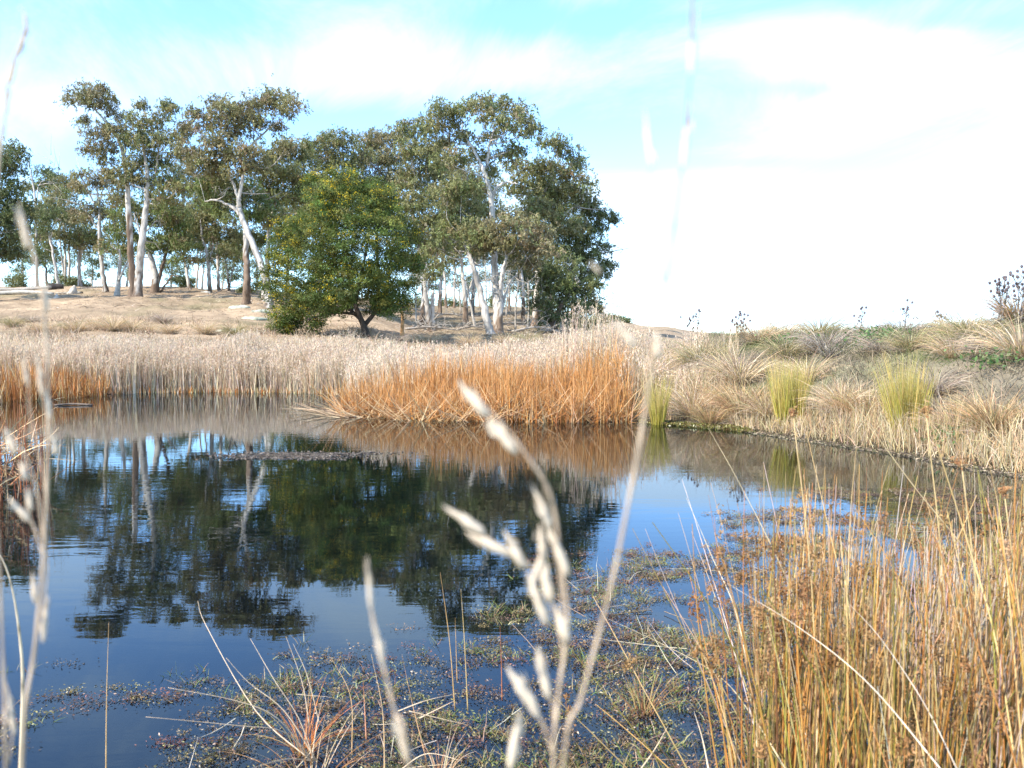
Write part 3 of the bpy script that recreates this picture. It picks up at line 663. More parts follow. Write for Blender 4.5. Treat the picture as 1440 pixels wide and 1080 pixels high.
    if not cr.empty(): cr.build('crown', M_leaf, root, smooth=False)
    return root

LG = 'gum trees on the left rise'; CG = 'gum trees of the central copse'
euc('large dark gum at the left edge of the photo', 64, [([(-12, 418), (-8, 350), (-14, 300), (-10, 250)], .28, .08, .2)],
    [(-30, 240, 34), (-5, 222, 24, 18), (12, 215, 20, 14), (22, 237, 13, 9), (-30, 290, 42), (5, 270, 26), (12, 300, 26), (-5, 325, 34), (22, 322, 22), (8, 352, 26, 16), (-20, 350, 30), (25, 290, 16)], 'dark', group=LG)
euc('slim white gum with a bare dead top, near the left edge', 82, [([(52, 408), (51, 330), (50, 285), (44, 245), (38, 220)], .16, .03, 0), ([(51, 285), (54, 262), (62, 253)], .06, .02, 0), ([(52, 318), (45, 300), (40, 292)], .07, .03, 0)],
    [(40, 262, 14, 8), (30, 295, 22, 14), (62, 300, 20, 12), (48, 340, 22, 14), (75, 285, 16, 10)], 'olive', group=LG, dead=5)
euc('small gum with a flat crown behind the slim white one', 88, [([(66, 404), (64, 360), (70, 300), (68, 262)], .13, .03, .3)],
    [(66, 243, 16, 7), (72, 252, 16, 8), (58, 262, 12, 8), (82, 268, 14, 8), (64, 330, 18, 12), (55, 365, 12, 8)], 'dark', group=LG)
euc('leaning bare trunked gum between the slim gum and the forked gum', 80, [([(83, 408), (78, 378), (72, 345), (66, 322)], .17, .05, 0), ([(72, 345), (72, 325), (68, 312)], .06, .02, 0)],
    [(62, 350, 12, 8), (70, 300, 18, 10), (58, 318, 14, 9)], 'dark', group=LG, dead=2)
euc('gum with two thin pale trunks behind the fallen stump', 86, [([(92, 404), (91, 350), (88, 300)], .15, .05, 0), ([(98, 404), (97, 350), (100, 310)], .14, .05, 0)],
    [(95, 255, 16, 7), (88, 272, 18, 10), (108, 265, 18, 8), (100, 295, 20, 12), (82, 305, 18, 12), (112, 310, 20, 12), (95, 328, 22, 12), (118, 335, 18, 12)], 'olive', group=LG)
euc('forked gum just left of the standing dead stump', 84, [([(113, 410), (111, 370), (112, 340), (108, 320)], .2, .07, .05), ([(111, 372), (118, 345), (122, 330)], .08, .03, 0)],
    [(125, 345, 16, 10), (103, 345, 14, 9), (115, 325, 18, 11), (132, 330, 16, 10)], 'olive', group=LG)
euc('pale gum with long bare branches and a thin crown', 76, [([(149, 413), (143, 370), (140, 322), (140, 290), (136, 262)], .26, .05, .12), ([(140, 324), (126, 304), (114, 288)], .09, .03, 0), ([(139, 300), (126, 272), (116, 252), (108, 222)], .1, .02, 0), ([(140, 285), (146, 262), (152, 248)], .06, .02, 0)],
    [(116, 244, 18, 6), (134, 255, 14, 6), (150, 256, 12, 7), (110, 262, 12, 7), (150, 300, 16, 11), (128, 292, 14, 9), (112, 305, 14, 9), (160, 325, 14, 10), (150, 345, 14, 9)], 'brown', group=LG, dead=6)
euc('tall gum with grey trunk and spreading flat topped crown, left of the bright white trunk', 65.5, [([(187, 418), (185, 370), (181, 300), (177, 240), (168, 200), (150, 172), (128, 150)], .34, .04, .35), ([(179, 262), (160, 235), (145, 222)], .11, .03, 0), ([(175, 225), (178, 180), (172, 160)], .09, .02, 0)],
    [(103, 138, 17, 8), (122, 127, 19, 9), (142, 128, 14, 8), (150, 142, 14, 9), (128, 146, 14, 8), (165, 160, 13, 6), (153, 178, 16, 8), (133, 186, 17, 9), (170, 185, 14, 7), (118, 170, 8, 5), (128, 210, 14, 8), (150, 205, 16, 9), (165, 245, 20, 12), (150, 225, 12, 7), (163, 275, 18, 12)], 'brown', group=LG, dead=4)
euc('tall gum with the brightest white trunk and brown base', 65, [([(193, 421), (196, 385), (200, 340), (205, 295), (208, 262), (204, 220), (200, 190)], .42, .05, .12), ([(200, 345), (195, 320), (188, 300)], .1, .03, 0), ([(206, 285), (218, 250), (222, 215), (230, 185)], .11, .03, 0), ([(202, 330), (212, 318), (222, 308)], .07, .02, 0)],
    [(200, 146, 7, 4), (232, 143, 13, 6), (240, 150, 7, 5), (228, 163, 14, 7), (195, 172, 18, 9), (215, 178, 16, 9), (182, 195, 16, 10), (205, 200, 20, 12), (232, 195, 16, 10), (263, 178, 9, 7), (250, 192, 11, 8), (220, 225, 20, 14), (190, 228, 20, 13), (245, 215, 13, 9), (180, 255, 18, 13), (215, 255, 22, 14), (240, 250, 18, 12), (235, 275, 20, 13), (255, 262, 12, 9)], 'olive', group=LG, dead=4)
euc('low spreading dark gum with a thick forked trunk right of the white trunk', 74, [([(217, 410), (218, 390), (212, 360), (205, 335)], .42, .12, .3), ([(217, 395), (228, 375), (236, 350), (240, 335)], .2, .06, .8), ([(222, 398), (240, 390), (252, 388)], .1, .03, 1)],
    [(180, 300, 24, 16), (175, 325, 22, 16), (195, 345, 20, 12), (225, 305, 26, 18), (245, 295, 24, 16), (240, 325, 26, 16), (222, 345, 20, 12), (258, 342, 18, 12), (165, 350, 16, 11), (205, 285, 24, 16), (250, 365, 12, 8)], 'green', group=LG)
euc('white stemmed gum leaning left at the back of the rise', 84, [([(268, 407), (262, 380), (257, 358), (246, 338)], .2, .05, .12), ([(258, 362), (262, 345), (262, 325)], .06, .03, 0), ([(262, 382), (270, 365), (286, 352)], .07, .03, 0)],
    [(235, 340, 20, 12), (262, 315, 24, 14), (245, 305, 20, 14), (280, 330, 20, 12), (268, 288, 24, 16), (270, 365, 12, 7)], 'olive', group=LG)
euc('white trunked gum with blackened base near the middle of the rise', 77, [([(295, 411), (294, 385), (291, 355), (284, 335), (282, 310)], .22, .06, .22), ([(293, 370), (300, 345), (298, 325)], .08, .03, 0)],
    [(275, 300, 24, 15), (300, 295, 24, 16), (290, 320, 22, 13), (312, 330, 22, 13), (265, 335, 16, 10), (318, 355, 18, 9), (300, 270, 24, 16)], 'olive', group=LG, dead=6)
euc('spindly pale gum between the blackened gum and the dark trunked gum', 88, [([(276, 405), (279, 375), (284, 350)], .12, .04, 0), ([(284, 405), (286, 380), (289, 362)], .1, .04, 0)],
    [(275, 345, 18, 10), (290, 335, 18, 10), (285, 362, 14, 7)], 'green', group=LG)
euc('low bushy gum on the skyline left of the dark trunked gum', 90, [([(322, 406), (320, 385), (316, 360)], .14, .05, .5), ([(321, 390), (330, 370), (335, 355)], .07, .03, .2)],
    [(320, 345, 22, 12), (335, 360, 18, 10), (308, 355, 16, 9), (345, 340, 20, 12)], 'green', group=LG, dead=4)
euc('gum with a thick dark brown trunk in front of the leaning white one', 62, [([(347, 433), (347, 395), (346, 350), (345, 300), (340, 262)], .36, .07, .55), ([(345, 308), (338, 285), (332, 262)], .1, .03, 0)],
    [(310, 255, 24, 17), (330, 275, 22, 15), (355, 270, 24, 16), (300, 285, 22, 13), (350, 300, 22, 13), (325, 305, 20, 11), (370, 290, 18, 12), (290, 262, 20, 13)], 'green', group=LG, dead=8)
euc('tall gum leaning left on a curved white trunk, with the highest brown tinted crown', 60, [([(379, 438), (377, 410), (368, 375), (350, 330), (338, 300), (336, 280), (343, 240), (343, 200)], .36, .06, .1), ([(338, 302), (322, 288), (300, 281), (288, 283)], .13, .03, 0), ([(336, 282), (328, 258), (322, 245), (318, 215)], .12, .04, 0), ([(343, 215), (370, 188), (400, 165)], .1, .03, 0), ([(318, 225), (300, 185), (296, 160)], .08, .03, 0)],
    [(272, 158, 9, 7), (292, 172, 17, 12), (308, 146, 18, 11), (318, 158, 17, 12), (340, 158, 18, 12), (352, 148, 18, 12), (372, 143, 17, 11), (393, 134, 20, 11), (410, 146, 15, 10), (398, 158, 14, 8), (360, 170, 18, 10), (335, 182, 22, 13), (305, 192, 20, 13), (268, 210, 18, 12), (288, 222, 22, 14), (318, 212, 22, 14), (345, 208, 16, 10), (390, 180, 13, 7), (405, 205, 11, 7), (275, 238, 17, 11), (335, 235, 22, 15), (300, 240, 20, 12), (360, 228, 20, 15), (262, 180, 7, 6)], 'brown', group=LG, dead=5)
euc('gum with a straight white trunk directly left of the flowering wattle', 66, [([(371, 430), (373, 400), (376, 360), (377, 325), (374, 298), (358, 282)], .24, .07, .12), ([(377, 325), (386, 290), (398, 262)], .12, .03, 0)],
    [(385, 215, 20, 14), (410, 205, 20, 12), (425, 218, 18, 12), (395, 240, 26, 17), (370, 250, 24, 17), (420, 248, 22, 15), (380, 275, 22, 14), (405, 275, 20, 14), (428, 275, 18, 12), (375, 310, 18, 11)], 'olive', group=LG, dead=3)

euc('dense round gum behind the left side of the wattle', 76, [([(450, 455), (450, 400), (452, 330), (455, 270)], .26, .08, .3)],
    [(440, 205, 18, 11), (462, 198, 20, 12), (485, 196, 20, 12), (445, 228, 26, 16), (472, 225, 28, 17), (500, 225, 26, 16), (435, 258, 28, 18), (465, 258, 30, 18), (495, 258, 28, 18), (430, 290, 26, 16), (455, 300, 28, 17), (480, 300, 28, 17), (428, 320, 22, 14)], 'olive', group=CG)
euc('dense gum rising directly behind the top of the wattle', 78, [([(532, 468), (532, 420), (530, 330), (528, 260)], .26, .08, .9)],
    [(515, 200, 18, 11), (535, 192, 20, 12), (556, 190, 18, 12), (525, 222, 26, 16), (552, 218, 26, 16), (535, 250, 28, 17), (515, 270, 26, 16), (560, 250, 26, 17), (545, 285, 26, 16), (525, 300, 24, 15), (560, 305, 24, 15)], 'brown', group=CG)
euc('pale trunked gum showing beside the right edge of the wattle', 66, [([(592, 462), (596, 420), (592, 370), (586, 325), (580, 290), (584, 250)], .24, .07, .18), ([(590, 350), (600, 315), (604, 290)], .09, .03, 0)],
    [(572, 185, 18, 12), (592, 178, 18, 12), (580, 208, 24, 15), (605, 205, 20, 14), (590, 238, 26, 16), (570, 255, 22, 14), (612, 240, 22, 14), (600, 272, 26, 16), (578, 285, 22, 14), (600, 305, 26, 16), (620, 300, 22, 14), (590, 335, 22, 13), (612, 345, 22, 12)], 'olive', group=CG)
euc('tallest gum of the copse, long straight white trunk and domed crown', 56, [([(699, 474), (698, 430), (696, 380), (693, 320), (690, 275), (681, 245), (668, 215), (650, 185)], .34, .05, .12), ([(691, 278), (700, 262), (714, 256), (728, 258)], .12, .03, 0), ([(683, 250), (686, 220), (692, 190), (700, 170)], .13, .03, 0), ([(697, 392), (712, 376), (726, 368)], .07, .02, 0)],
    [(617, 158, 15, 10), (635, 152, 17, 9), (655, 152, 17, 9), (678, 146, 18, 9), (700, 145, 19, 10), (722, 152, 17, 9), (740, 163, 15, 9), (750, 178, 9, 7), (615, 178, 13, 10), (632, 172, 15, 10), (690, 165, 19, 11), (715, 172, 17, 10), (735, 185, 15, 8), (655, 190, 15, 10), (700, 190, 17, 10), (632, 198, 13, 9), (670, 215, 20, 11), (640, 220, 19, 12), (712, 215, 18, 10), (728, 208, 11, 8), (690, 240, 15, 9), (620, 225, 15, 10)], 'olive', group=CG, dead=3)
euc('gum leaning left whose grey trunk starts beside the tallest one', 54, [([(691, 480), (682, 440), (674, 405), (664, 372), (656, 345)], .3, .08, 0), ([(666, 378), (655, 350), (648, 330)], .1, .04, 0)],
    [(640, 310, 24, 14), (662, 318, 22, 12), (625, 328, 20, 11), (650, 290, 26, 15), (632, 270, 24, 15), (668, 335, 18, 9), (615, 350, 18, 9), (650, 260, 24, 14)], 'olive', group=CG, dead=6)
euc('rounded gum with a low olive crown in front of the right trunk', 53, [([(704, 472), (703, 430), (706, 390), (712, 360)], .24, .08, .35), ([(704, 440), (716, 400), (735, 375)], .1, .03, .0)],
    [(690, 322, 20, 12), (712, 315, 24, 13), (738, 312, 22, 12), (758, 325, 20, 12), (700, 338, 24, 13), (728, 338, 26, 14), (752, 345, 22, 13), (770, 350, 15, 10), (682, 345, 15, 9), (740, 368, 22, 11)], 'brown', group=CG, dead=7)
euc('broad gum with exposed white limbs in the upper right of the copse', 62, [([(752, 468), (756, 410), (757, 350), (755, 310), (762, 275), (780, 250)], .34, .06, .25), ([(756, 305), (745, 285), (735, 262)], .11, .03, 0), ([(780, 320), (796, 300), (812, 288)], .09, .03, 0), ([(757, 345), (780, 320)], .1, .08, 0)],
    [(765, 200, 12, 8), (782, 198, 15, 9), (798, 210, 16, 10), (810, 228, 15, 10), (725, 232, 15, 9), (745, 235, 20, 12), (770, 238, 22, 12), (795, 240, 20, 13), (735, 262, 24, 15), (765, 268, 26, 16), (795, 265, 24, 15), (818, 258, 17, 12), (745, 295, 26, 16), (775, 298, 26, 16), (805, 290, 24, 15), (828, 280, 16, 12), (800, 318, 22, 14)], 'olive', group=CG, dead=4)
euc('gum at the right end of the copse with crown reaching out over the sky', 64, [([(806, 470), (808, 430), (806, 380), (814, 340), (826, 310)], .28, .06, .4), ([(808, 400), (825, 372), (840, 352)], .1, .03, 0)],
    [(830, 298, 17, 12), (848, 300, 13, 7), (862, 306, 5, 4), (838, 318, 15, 10), (820, 330, 22, 14), (845, 345, 13, 8), (800, 345, 26, 16), (825, 358, 22, 13), (857, 372, 8, 4), (845, 375, 10, 6), (838, 382, 14, 9), (815, 385, 24, 15)], 'dark', group=CG, dead=4)
euc('low dark leaning gum at the right foot of the copse', 58, [([(778, 474), (784, 440), (800, 415), (815, 395)], .24, .07, .7), ([(780, 460), (765, 430), (762, 400)], .12, .04, .5), ([(783, 445), (820, 430), (835, 420)], .09, .03, .5)],
    [(765, 375, 24, 15), (790, 370, 26, 16), (775, 400, 24, 14), (800, 400, 26, 15), (822, 405, 20, 13), (832, 425, 13, 9), (790, 425, 24, 12), (815, 432, 18, 10), (765, 425, 16, 10), (835, 398, 12, 8), (842, 435, 8, 5), (800, 448, 18, 8), (770, 450, 14, 8)], 'dark', group=CG, dead=16)
euc('pair of slim grey trunks at the back left of the copse', 96, [([(627, 440), (626, 400), (622, 360)], .17, .06, .3), ([(638, 440), (639, 400), (640, 360)], .15, .06, .2)],
    [(615, 345, 20, 10), (635, 338, 22, 11), (650, 350, 18, 9), (625, 320, 24, 14)], 'dark', group=CG)
euc('gum with brown peeling trunk right of the short white snag', 72, [([(655, 458), (654, 420), (650, 380), (648, 350)], .24, .08, .35), ([(654, 425), (664, 395), (668, 370)], .1, .04, .2)],
    [(640, 345, 18, 10), (655, 330, 22, 12), (670, 345, 18, 9)], 'olive', group=CG, dead=4)
euc('pale gum trunk standing deep between the copse trunks', 74, [([(735, 462), (736, 425), (734, 390), (730, 365)], .2, .07, .5)],
    [(720, 368, 16, 8), (742, 362, 18, 10), (730, 345, 22, 12)], 'dark', group=CG, dead=10)
euc('twin pale gum with dark base beside the wattle in the copse', 60, [([(606, 466), (601, 430), (597, 400), (600, 370)], .22, .08, .2), ([(612, 466), (608, 455), (602, 440)], .15, .1, .9)],
    [(585, 365, 18, 9), (600, 358, 20, 10), (618, 368, 16, 8), (610, 385, 12, 6)], 'olive', group=CG, dead=5)
euc('far gum with a thin bare stem in the gap right of the snag', 104, [([(674, 436), (673, 400), (675, 360)], .09, .04, .1)], [(670, 365, 16, 7), (680, 350, 20, 10)], 'dark', group=CG)
euc('distant gum half hidden behind the tallest trunk', 92, [([(716, 448), (716, 410), (718, 370)], .16, .05, .5)], [(712, 360, 18, 9), (725, 372, 15, 8)], 'dark', group=CG, dead=4)
euc('gum filling the middle of the copse behind the tallest trunk', 84, [([(664, 448), (666, 400), (668, 340), (670, 290)], .24, .07, .3)],
    [(655, 250, 24, 15), (685, 262, 24, 15), (665, 282, 28, 17), (640, 285, 22, 14), (695, 295, 26, 16), (665, 312, 28, 16), (640, 332, 22, 13), (690, 335, 22, 13), (668, 352, 22, 10), (700, 362, 16, 9)], 'olive', group=CG, dead=8)
euc('gum deep in the right of the copse with a hidden trunk', 86, [([(772, 452), (774, 400), (776, 340), (778, 290)], .24, .07, .4)],
    [(765, 255, 22, 14), (790, 275, 24, 15), (765, 290, 26, 16), (740, 310, 24, 15), (785, 320, 28, 17), (810, 310, 20, 13), (760, 345, 26, 15), (795, 355, 28, 16), (740, 385, 22, 13), (775, 385, 26, 14), (745, 410, 18, 10)], 'dark', group=CG, dead=10)
euc('gum closing the gap between the pale trunked gum and the tallest gum', 80, [([(618, 450), (620, 400), (625, 330), (630, 280)], .2, .07, .3)],
    [(615, 215, 20, 13), (635, 240, 22, 14), (612, 262, 22, 14), (640, 270, 20, 13), (615, 318, 22, 13), (640, 365, 16, 8), (595, 375, 16, 9), (575, 330, 18, 12)], 'brown', group=CG, dead=6)
euc('back gum between the dark trunked gum and the wattle', 84, [([(402, 440), (404, 400), (405, 350), (405, 300)], .2, .07, .3)],
    [(395, 300, 24, 15), (420, 310, 22, 14), (392, 330, 22, 14), (415, 345, 20, 12), (360, 335, 18, 11), (415, 270, 22, 14), (440, 290, 22, 14)], 'green', group=LG, dead=4)
euc('back gum filling the crown gap left of the curved white trunk', 82, [([(308, 410), (306, 370), (304, 330), (300, 290)], .16, .06, .2)],
    [(290, 250, 22, 14), (265, 262, 20, 13), (315, 275, 22, 14), (340, 330, 22, 13), (255, 235, 16, 10), (330, 350, 18, 9), (285, 315, 22, 12)], 'olive', group=LG, dead=8)
for i, (px, Y, py, bl, lab) in enumerate([
    (30, 104, 385, [(20, 352, 20, 11), (40, 362, 16, 9), (28, 378, 12, 6)], 'small bluish gum beyond the rise, nearest the left edge'),
    (75, 106, 385, [(70, 360, 16, 9), (88, 368, 14, 8), (80, 382, 10, 5)], 'small bluish gum beyond the rise behind the leaning bare gum'),
    (128, 104, 385, [(122, 362, 18, 10), (140, 372, 14, 8), (130, 385, 12, 6)], 'small bluish gum beyond the rise right of the forked gum'),
    (178, 106, 385, [(170, 368, 16, 9), (184, 360, 14, 8), (180, 384, 10, 5)], 'small bluish gum beyond the rise behind the pair of tall gums'),
    (240, 108, 385, [(232, 372, 16, 8), (250, 380, 16, 8), (244, 392, 12, 5)], 'small bluish gum beyond the rise right of the thick forked trunk'),
    (312, 106, 388, [(305, 372, 16, 8), (325, 376, 16, 8), (315, 388, 14, 6), (336, 388, 12, 6)], 'small bluish gum beyond the rise left of the dark trunked gum'),
    (360, 106, 395, [(355, 370, 14, 8), (366, 385, 12, 7), (358, 352, 16, 9)], 'small bluish gum beyond the rise behind the leaning white gum'),
    (600, 120, 405, [(590, 392, 18, 9), (608, 402, 14, 7), (620, 385, 16, 8)], 'small bluish gum beyond the copse at its left'),
    (655, 120, 412, [(645, 395, 18, 9), (662, 405, 14, 7), (672, 388, 14, 8)], 'small bluish gum beyond the copse behind the leaning trunk'),
    (715, 118, 412, [(705, 392, 18, 9), (722, 404, 16, 8), (735, 390, 16, 9)], 'small bluish gum beyond the copse behind the tallest gum'),
    (775, 116, 415, [(765, 408, 18, 9), (780, 420, 16, 8), (750, 425, 14, 7)], 'small bluish gum beyond the copse at its right')]):
    euc(lab, Y, [([(px, py + 22), (px + 2, py), (px + 1, py - 22)], .14, .05, .2)], bl, 'dark', group='small gums beyond the rise', dens=.7, dead=3)
# bare dead trees
def dead_tree(label, Y, trunks, nb, col=GREYB, group='dead standing trees'):
    px0, py0 = trunks[0][0][0]; x0 = (px0 - 720) / F * Y; zb = gz(x0, Y); o = np.array([x0, Y, zb]); root = empty('dead_tree', o, label, 'dead tree', group); mb = MB(); S_ = []
    for path, r0, r1 in trunks:
        pts = [W(q[0], q[1], Y + rng.normal(0, .1)) for q in path]
        if abs(path[0][1] - py0) < 6: pts[0][2] = gz(pts[0][0], pts[0][1]) - .1
        p = smooth_path(pts, 14); tube(mb, p - o, np.linspace(r0, r1, 14), 7, col, rough=.08); S_ += list(p[3:])
    for i in range(nb):
        a = S_[rng.integers(len(S_))]; d = rng.normal(0, .5, 3); d[2] = abs(d[2]) + .2; tube(mb, smooth_path([a, a + d + rng.normal(0, .1, 3), a + d * 2], 5) - o, np.linspace(.03, .008, 5), 4, col * .9)
    mb.build('trunk', M_wood, root)
dead_tree('pale broken stump standing between the thin gum and the white trunk', 70, [([(164, 414), (167, 392), (169, 365), (168, 350)], .24, .05), ([(167, 395), (176, 375), (184, 358)], .1, .03)], 4)
dead_tree('short white snag with a broken top left in the copse', 60, [([(609, 464), (608, 430), (609, 408)], .17, .1)], 1, WHITE)
dead_tree('leaning grey dead stem inside the copse', 66, [([(668, 468), (662, 430), (655, 395)], .12, .05)], 5)
dead_tree('orange brown broken stump beside the wattle', 50, [([(565, 458), (566, 445), (564, 432)], .12, .04)], 0, np.array([.5, .28, .13]))
dead_tree('bare dead treetop reaching above the left gums', 90, [([(92, 405), (84, 330), (82, 260), (84, 215)], .1, .02), ([(82, 250), (76, 235), (72, 218)], .03, .01)], 7)

for i, (px, py, Y, up, lab) in enumerate([(585, 455, 70, 70, 'slim grey dead pole just right of the wattle'), (648, 448, 88, 80, 'slim dead pole left of the leaning grey trunk'), (684, 446, 90, 90, 'thin dead pole between the leaning trunk and the tallest gum'),
        (725, 466, 62, 85, 'slim grey dead trunk right of the tallest gum'), (742, 468, 60, 70, 'crooked dead trunk in the brush right of the tallest gum'), (712, 455, 80, 80, 'dark thin dead trunk behind the tallest gum'),
        (790, 470, 62, 60, 'short dead trunk under the dark right end of the copse'), (822, 470, 64, 55, 'last dead trunk before the open sky at the right of the copse')]):
    dead_tree(lab, Y, [([(px, py), (px + random.uniform(-5, 5), py - up * .5), (px + random.uniform(-9, 9), py - up)], .09, .03)], 14, GREYB * (.75 if i % 2 else 1.0))
for px, Y, r, lab in [(350, 84, 1.1, 'low bush on the rise behind the dark trunked gum'), (262, 92, 1.0, 'low bush on the skyline left of the blackened gum'), (95, 86, 1.1, 'dark low bush beside the charred log'), (118, 90, .9, 'low bush under the forked gum'),
                      (30, 92, 1.2, 'low bush behind the long grey log'), (640, 104, 1.3, 'low bush at the back of the copse left of the poles'), (700, 104, 1.3, 'low bush at the back behind the tallest gum'), (765, 78, 1.4, 'bush among the trunks at the right of the copse'), (815, 66, 1.3, 'dense dark bush at the right foot of the copse'), (590, 96, 1.2, 'low bush behind the right edge of the wattle')]:
    x, y = pxY(px, Y); mb = MB(); n = 2200; q = rng.normal(0, .38, (7, 3)) * np.array([r * 1.5, r, r * .6]) + np.array([0, 0, r * .55])
    u = np.repeat(q, n // 7, 0) + rng.normal(0, .24, (7 * (n // 7), 3)) * r; u[:, 2] = np.abs(u[:, 2]); leaves(mb, u, rng.normal(0, 1, u.shape), .22, .08, pick(LEAFS['dark'] + LEAFS['olive'], len(u)))
    t_ = mb.build('bush', M_leaf, smooth=False); t_.location = (x, y, gz(x, y)); tag(t_, lab, 'bush', 'low bushes among the gums')
# wattle
Yw = 46; ow = np.array([*pxY(517, Yw), 0.]); ow[2] = gz(ow[0], ow[1])
root = empty('wattle_tree', ow, 'round green wattle with yellow blossom in front of the gums', 'wattle tree')
tb = MB(); cb = MB(); fb = MB()
base = W(517, 478, Yw); base[2] = ow[2] - .1
for path, r0 in [([(517, 478), (510, 455), (500, 430), (490, 390), (485, 340)], .2), ([(512, 458), (530, 435), (545, 400), (550, 350)], .13), ([(508, 450), (480, 425), (450, 405)], .11), ([(500, 425), (510, 380), (520, 320)], .1), ([(505, 442), (470, 440), (430, 450)], .09)]:
    p = [W(a, b, Yw + (0 if i == 0 else rng.normal(0, .3))) for i, (a, b) in enumerate(path)]
    if path[0][1] == 478: p[0] = base
    tube(tb, smooth_path(p, 12) - ow, np.linspace(r0, .04, 12), 7, (.075, .06, .05))
outl = [(495, 264, 28), (455, 284, 26), (535, 276, 26), (420, 312, 20), (575, 318, 12), (470, 305, 34), (510, 300, 36), (550, 300, 30), (408, 340, 20), (445, 335, 34), (490, 335, 38), (535, 335, 36), (562, 338, 18), (405, 370, 26), (440, 370, 34), (485, 370, 38), (530, 372, 36), (568, 365, 24),
        (412, 405, 30), (450, 405, 34), (495, 405, 36), (540, 405, 34), (570, 400, 20), (410, 435, 28), (445, 430, 30), (482, 420, 22), (528, 424, 26), (562, 420, 20), (398, 464, 18), (420, 458, 20), (445, 455, 16), (388, 400, 16), (578, 345, 12), (440, 258, 12), (480, 248, 12), (378, 380, 10), (465, 270, 24), (500, 255, 20), (395, 325, 14), (545, 275, 18), (392, 350, 14), (585, 380, 12), (545, 425, 16)]
sc = Yw / F
for i, (bx, by, r) in enumerate(outl):
    cd = math.sqrt(max(0, 1 - ((bx - 485) / 100) ** 2 - ((by - 360) / 108) ** 2)); 
    for dep in ([-1, 0, 1] if cd > .35 else [0, .3]):
        cB = W(bx + rng.normal(0, 7), by + rng.normal(0, 6), Yw + dep * cd * 3.1 + rng.normal(0, .2)); R = r * sc * .84 * rng.uniform(.78, 1.18)
        ns = int(16 * R * R * 2.2) + 6
        u = rng.normal(0, 1, (ns, 3)); u /= np.linalg.norm(u, axis=1, keepdims=True); sub = cB + u * R * (rng.random((ns, 1)) ** .35) * np.where(rng.random((ns, 1)) < .2, 1.3, 1.0) * np.array([1.0, 1.0, .85])
        nl = 42; c = np.repeat(sub, nl, 0) + rng.normal(0, 1, (ns * nl, 3)) * np.array([.17, .17, .10]) * np.repeat(rng.uniform(.6, 1.3, (ns, 1)), nl, 0)
        tcw = pick([(.08, .115, .025), (.11, .14, .03), (.055, .08, .018), (.155, .165, .035)], ns, .28)
        leaves(cb, c - ow, rng.normal(0, 1, (len(c), 3)) + np.array([0, 0, -.2]), rng.uniform(.09, .2, len(c)), rng.uniform(.03, .055, len(c)), np.repeat(tcw, nl, 0)); nleaf += len(c)
        if dep != 1:
            pf = .26 if by < 330 or bx < 425 else .13
            for s_ in sub:
                if rng.random() < pf and s_[2] >= cB[2] - R * .5:
                    m_ = rng.integers(8, 40); cf = s_ + np.array([0, -.08, .06]) + rng.normal(0, 1, (m_, 3)) * np.array([.13, .1, .09])
                    leaves(fb, cf - ow, rng.normal(0, 1, (m_, 3)), rng.uniform(.05, .11, m_), .05, pick([(.7, .48, .03), (.55, .42, .04), (.35, .33, .06)], m_, .12))
tb.build('trunk', M_bark, root); cb.build('crown', M_wattle, root, smooth=False); fb.build('blossom', M_flower, root, smooth=False)
print('leaves', nleaf)

# undergrowth: fallen branches under the copse
def log(label, pts, r0, r1, col=(.4, .36, .31), name='fallen_log', cat='log', twigs=0, group='logs and fallen branches'):
    P3 = []
    for (px, Y, up) in pts:
        x, y = pxY(px, Y); P3.append(np.array([x, y, gz(x, y) + up]))
    o = P3[0].copy(); mb = MB(); p = smooth_path(P3, 12); tube(mb, p - o, np.linspace(r0, r1, 12), 8, np.array(col), rough=.1)
    for i in range(twigs):
        a = p[rng.integers(1, 12)]; e = a + np.array([rng.normal(0, .6), rng.normal(0, .6), rng.uniform(.1, .8)])
        tube(mb, smooth_path([a, (a + e) / 2 + rng.normal(0, .12, 3), e], 5) - o, np.linspace(max(.02, r1 * .5), .008, 5), 4, np.array(col) * 1.1)
    t_ = mb.build(name, M_wood, origin=None); t_.location = o; tag(t_, label, cat, group)
log('long grey log lying across the grass at the left edge', [(-40, 76, .25), (30, 77, .3), (75, 78, .15)], .22, .12)
log('pale fallen log in the shade at the far left', [(-30, 68, .2), (40, 69, .15), (78, 69, .1)], .18, .1, (.5, .46, .4))
log('dark charred log beside the leaning bare gum', [(70, 79, .3), (92, 79.5, .25)], .35, .25, (.06, .05, .045))
log('thin dead branch on the paddock left of the dark trunk', [(300, 70, .1), (318, 70, .55), (335, 70, .8)], .05, .02, (.25, .2, .16), 'fallen_branch', 'branch', 5)
for i, (a, b, Y, lab) in enumerate([(570, 640, 55, 'tangle of fallen dead sticks in front of the short snag'), (640, 690, 60, 'fallen branch between the leaning trunks'), (720, 790, 55, 'grey brush pile right of the tallest gum'),
                                    (760, 830, 57, 'dead branches heaped at the right foot of the copse'), (600, 660, 72, 'fallen dead limb behind the snag'), (690, 760, 68, 'low dead limb behind the tallest gum')]):
    log(lab, [(a, Y, .15), ((a + b) / 2, Y + .5, .45), (b, Y + 1, .2)], .08, .03, (.33, .29, .25), 'fallen_branch', 'branch', 26)
mb = MB(); p = np.concatenate([scatter(2600, 80, 420, 55, 90, 5, None), scatter(7000, 560, 880, 48, 90, 5, None)]); n = len(p)
stalks(mb, p + np.array([0, 0, .03]), rng.uniform(.15, .8, n), rng.uniform(.01, .035, n), rng.uniform(0, 6.28, n), rng.uniform(1.2, 1.57, n), rng.normal(0, .2, n), pick([(.3, .22, .15), (.24, .17, .12), (.5, .42, .34), (.16, .12, .09)], n), S=3)
tag(mb.build('bark_litter', M_wood), 'fallen bark and twigs scattered under the gums', 'bark litter', kind='stuff')
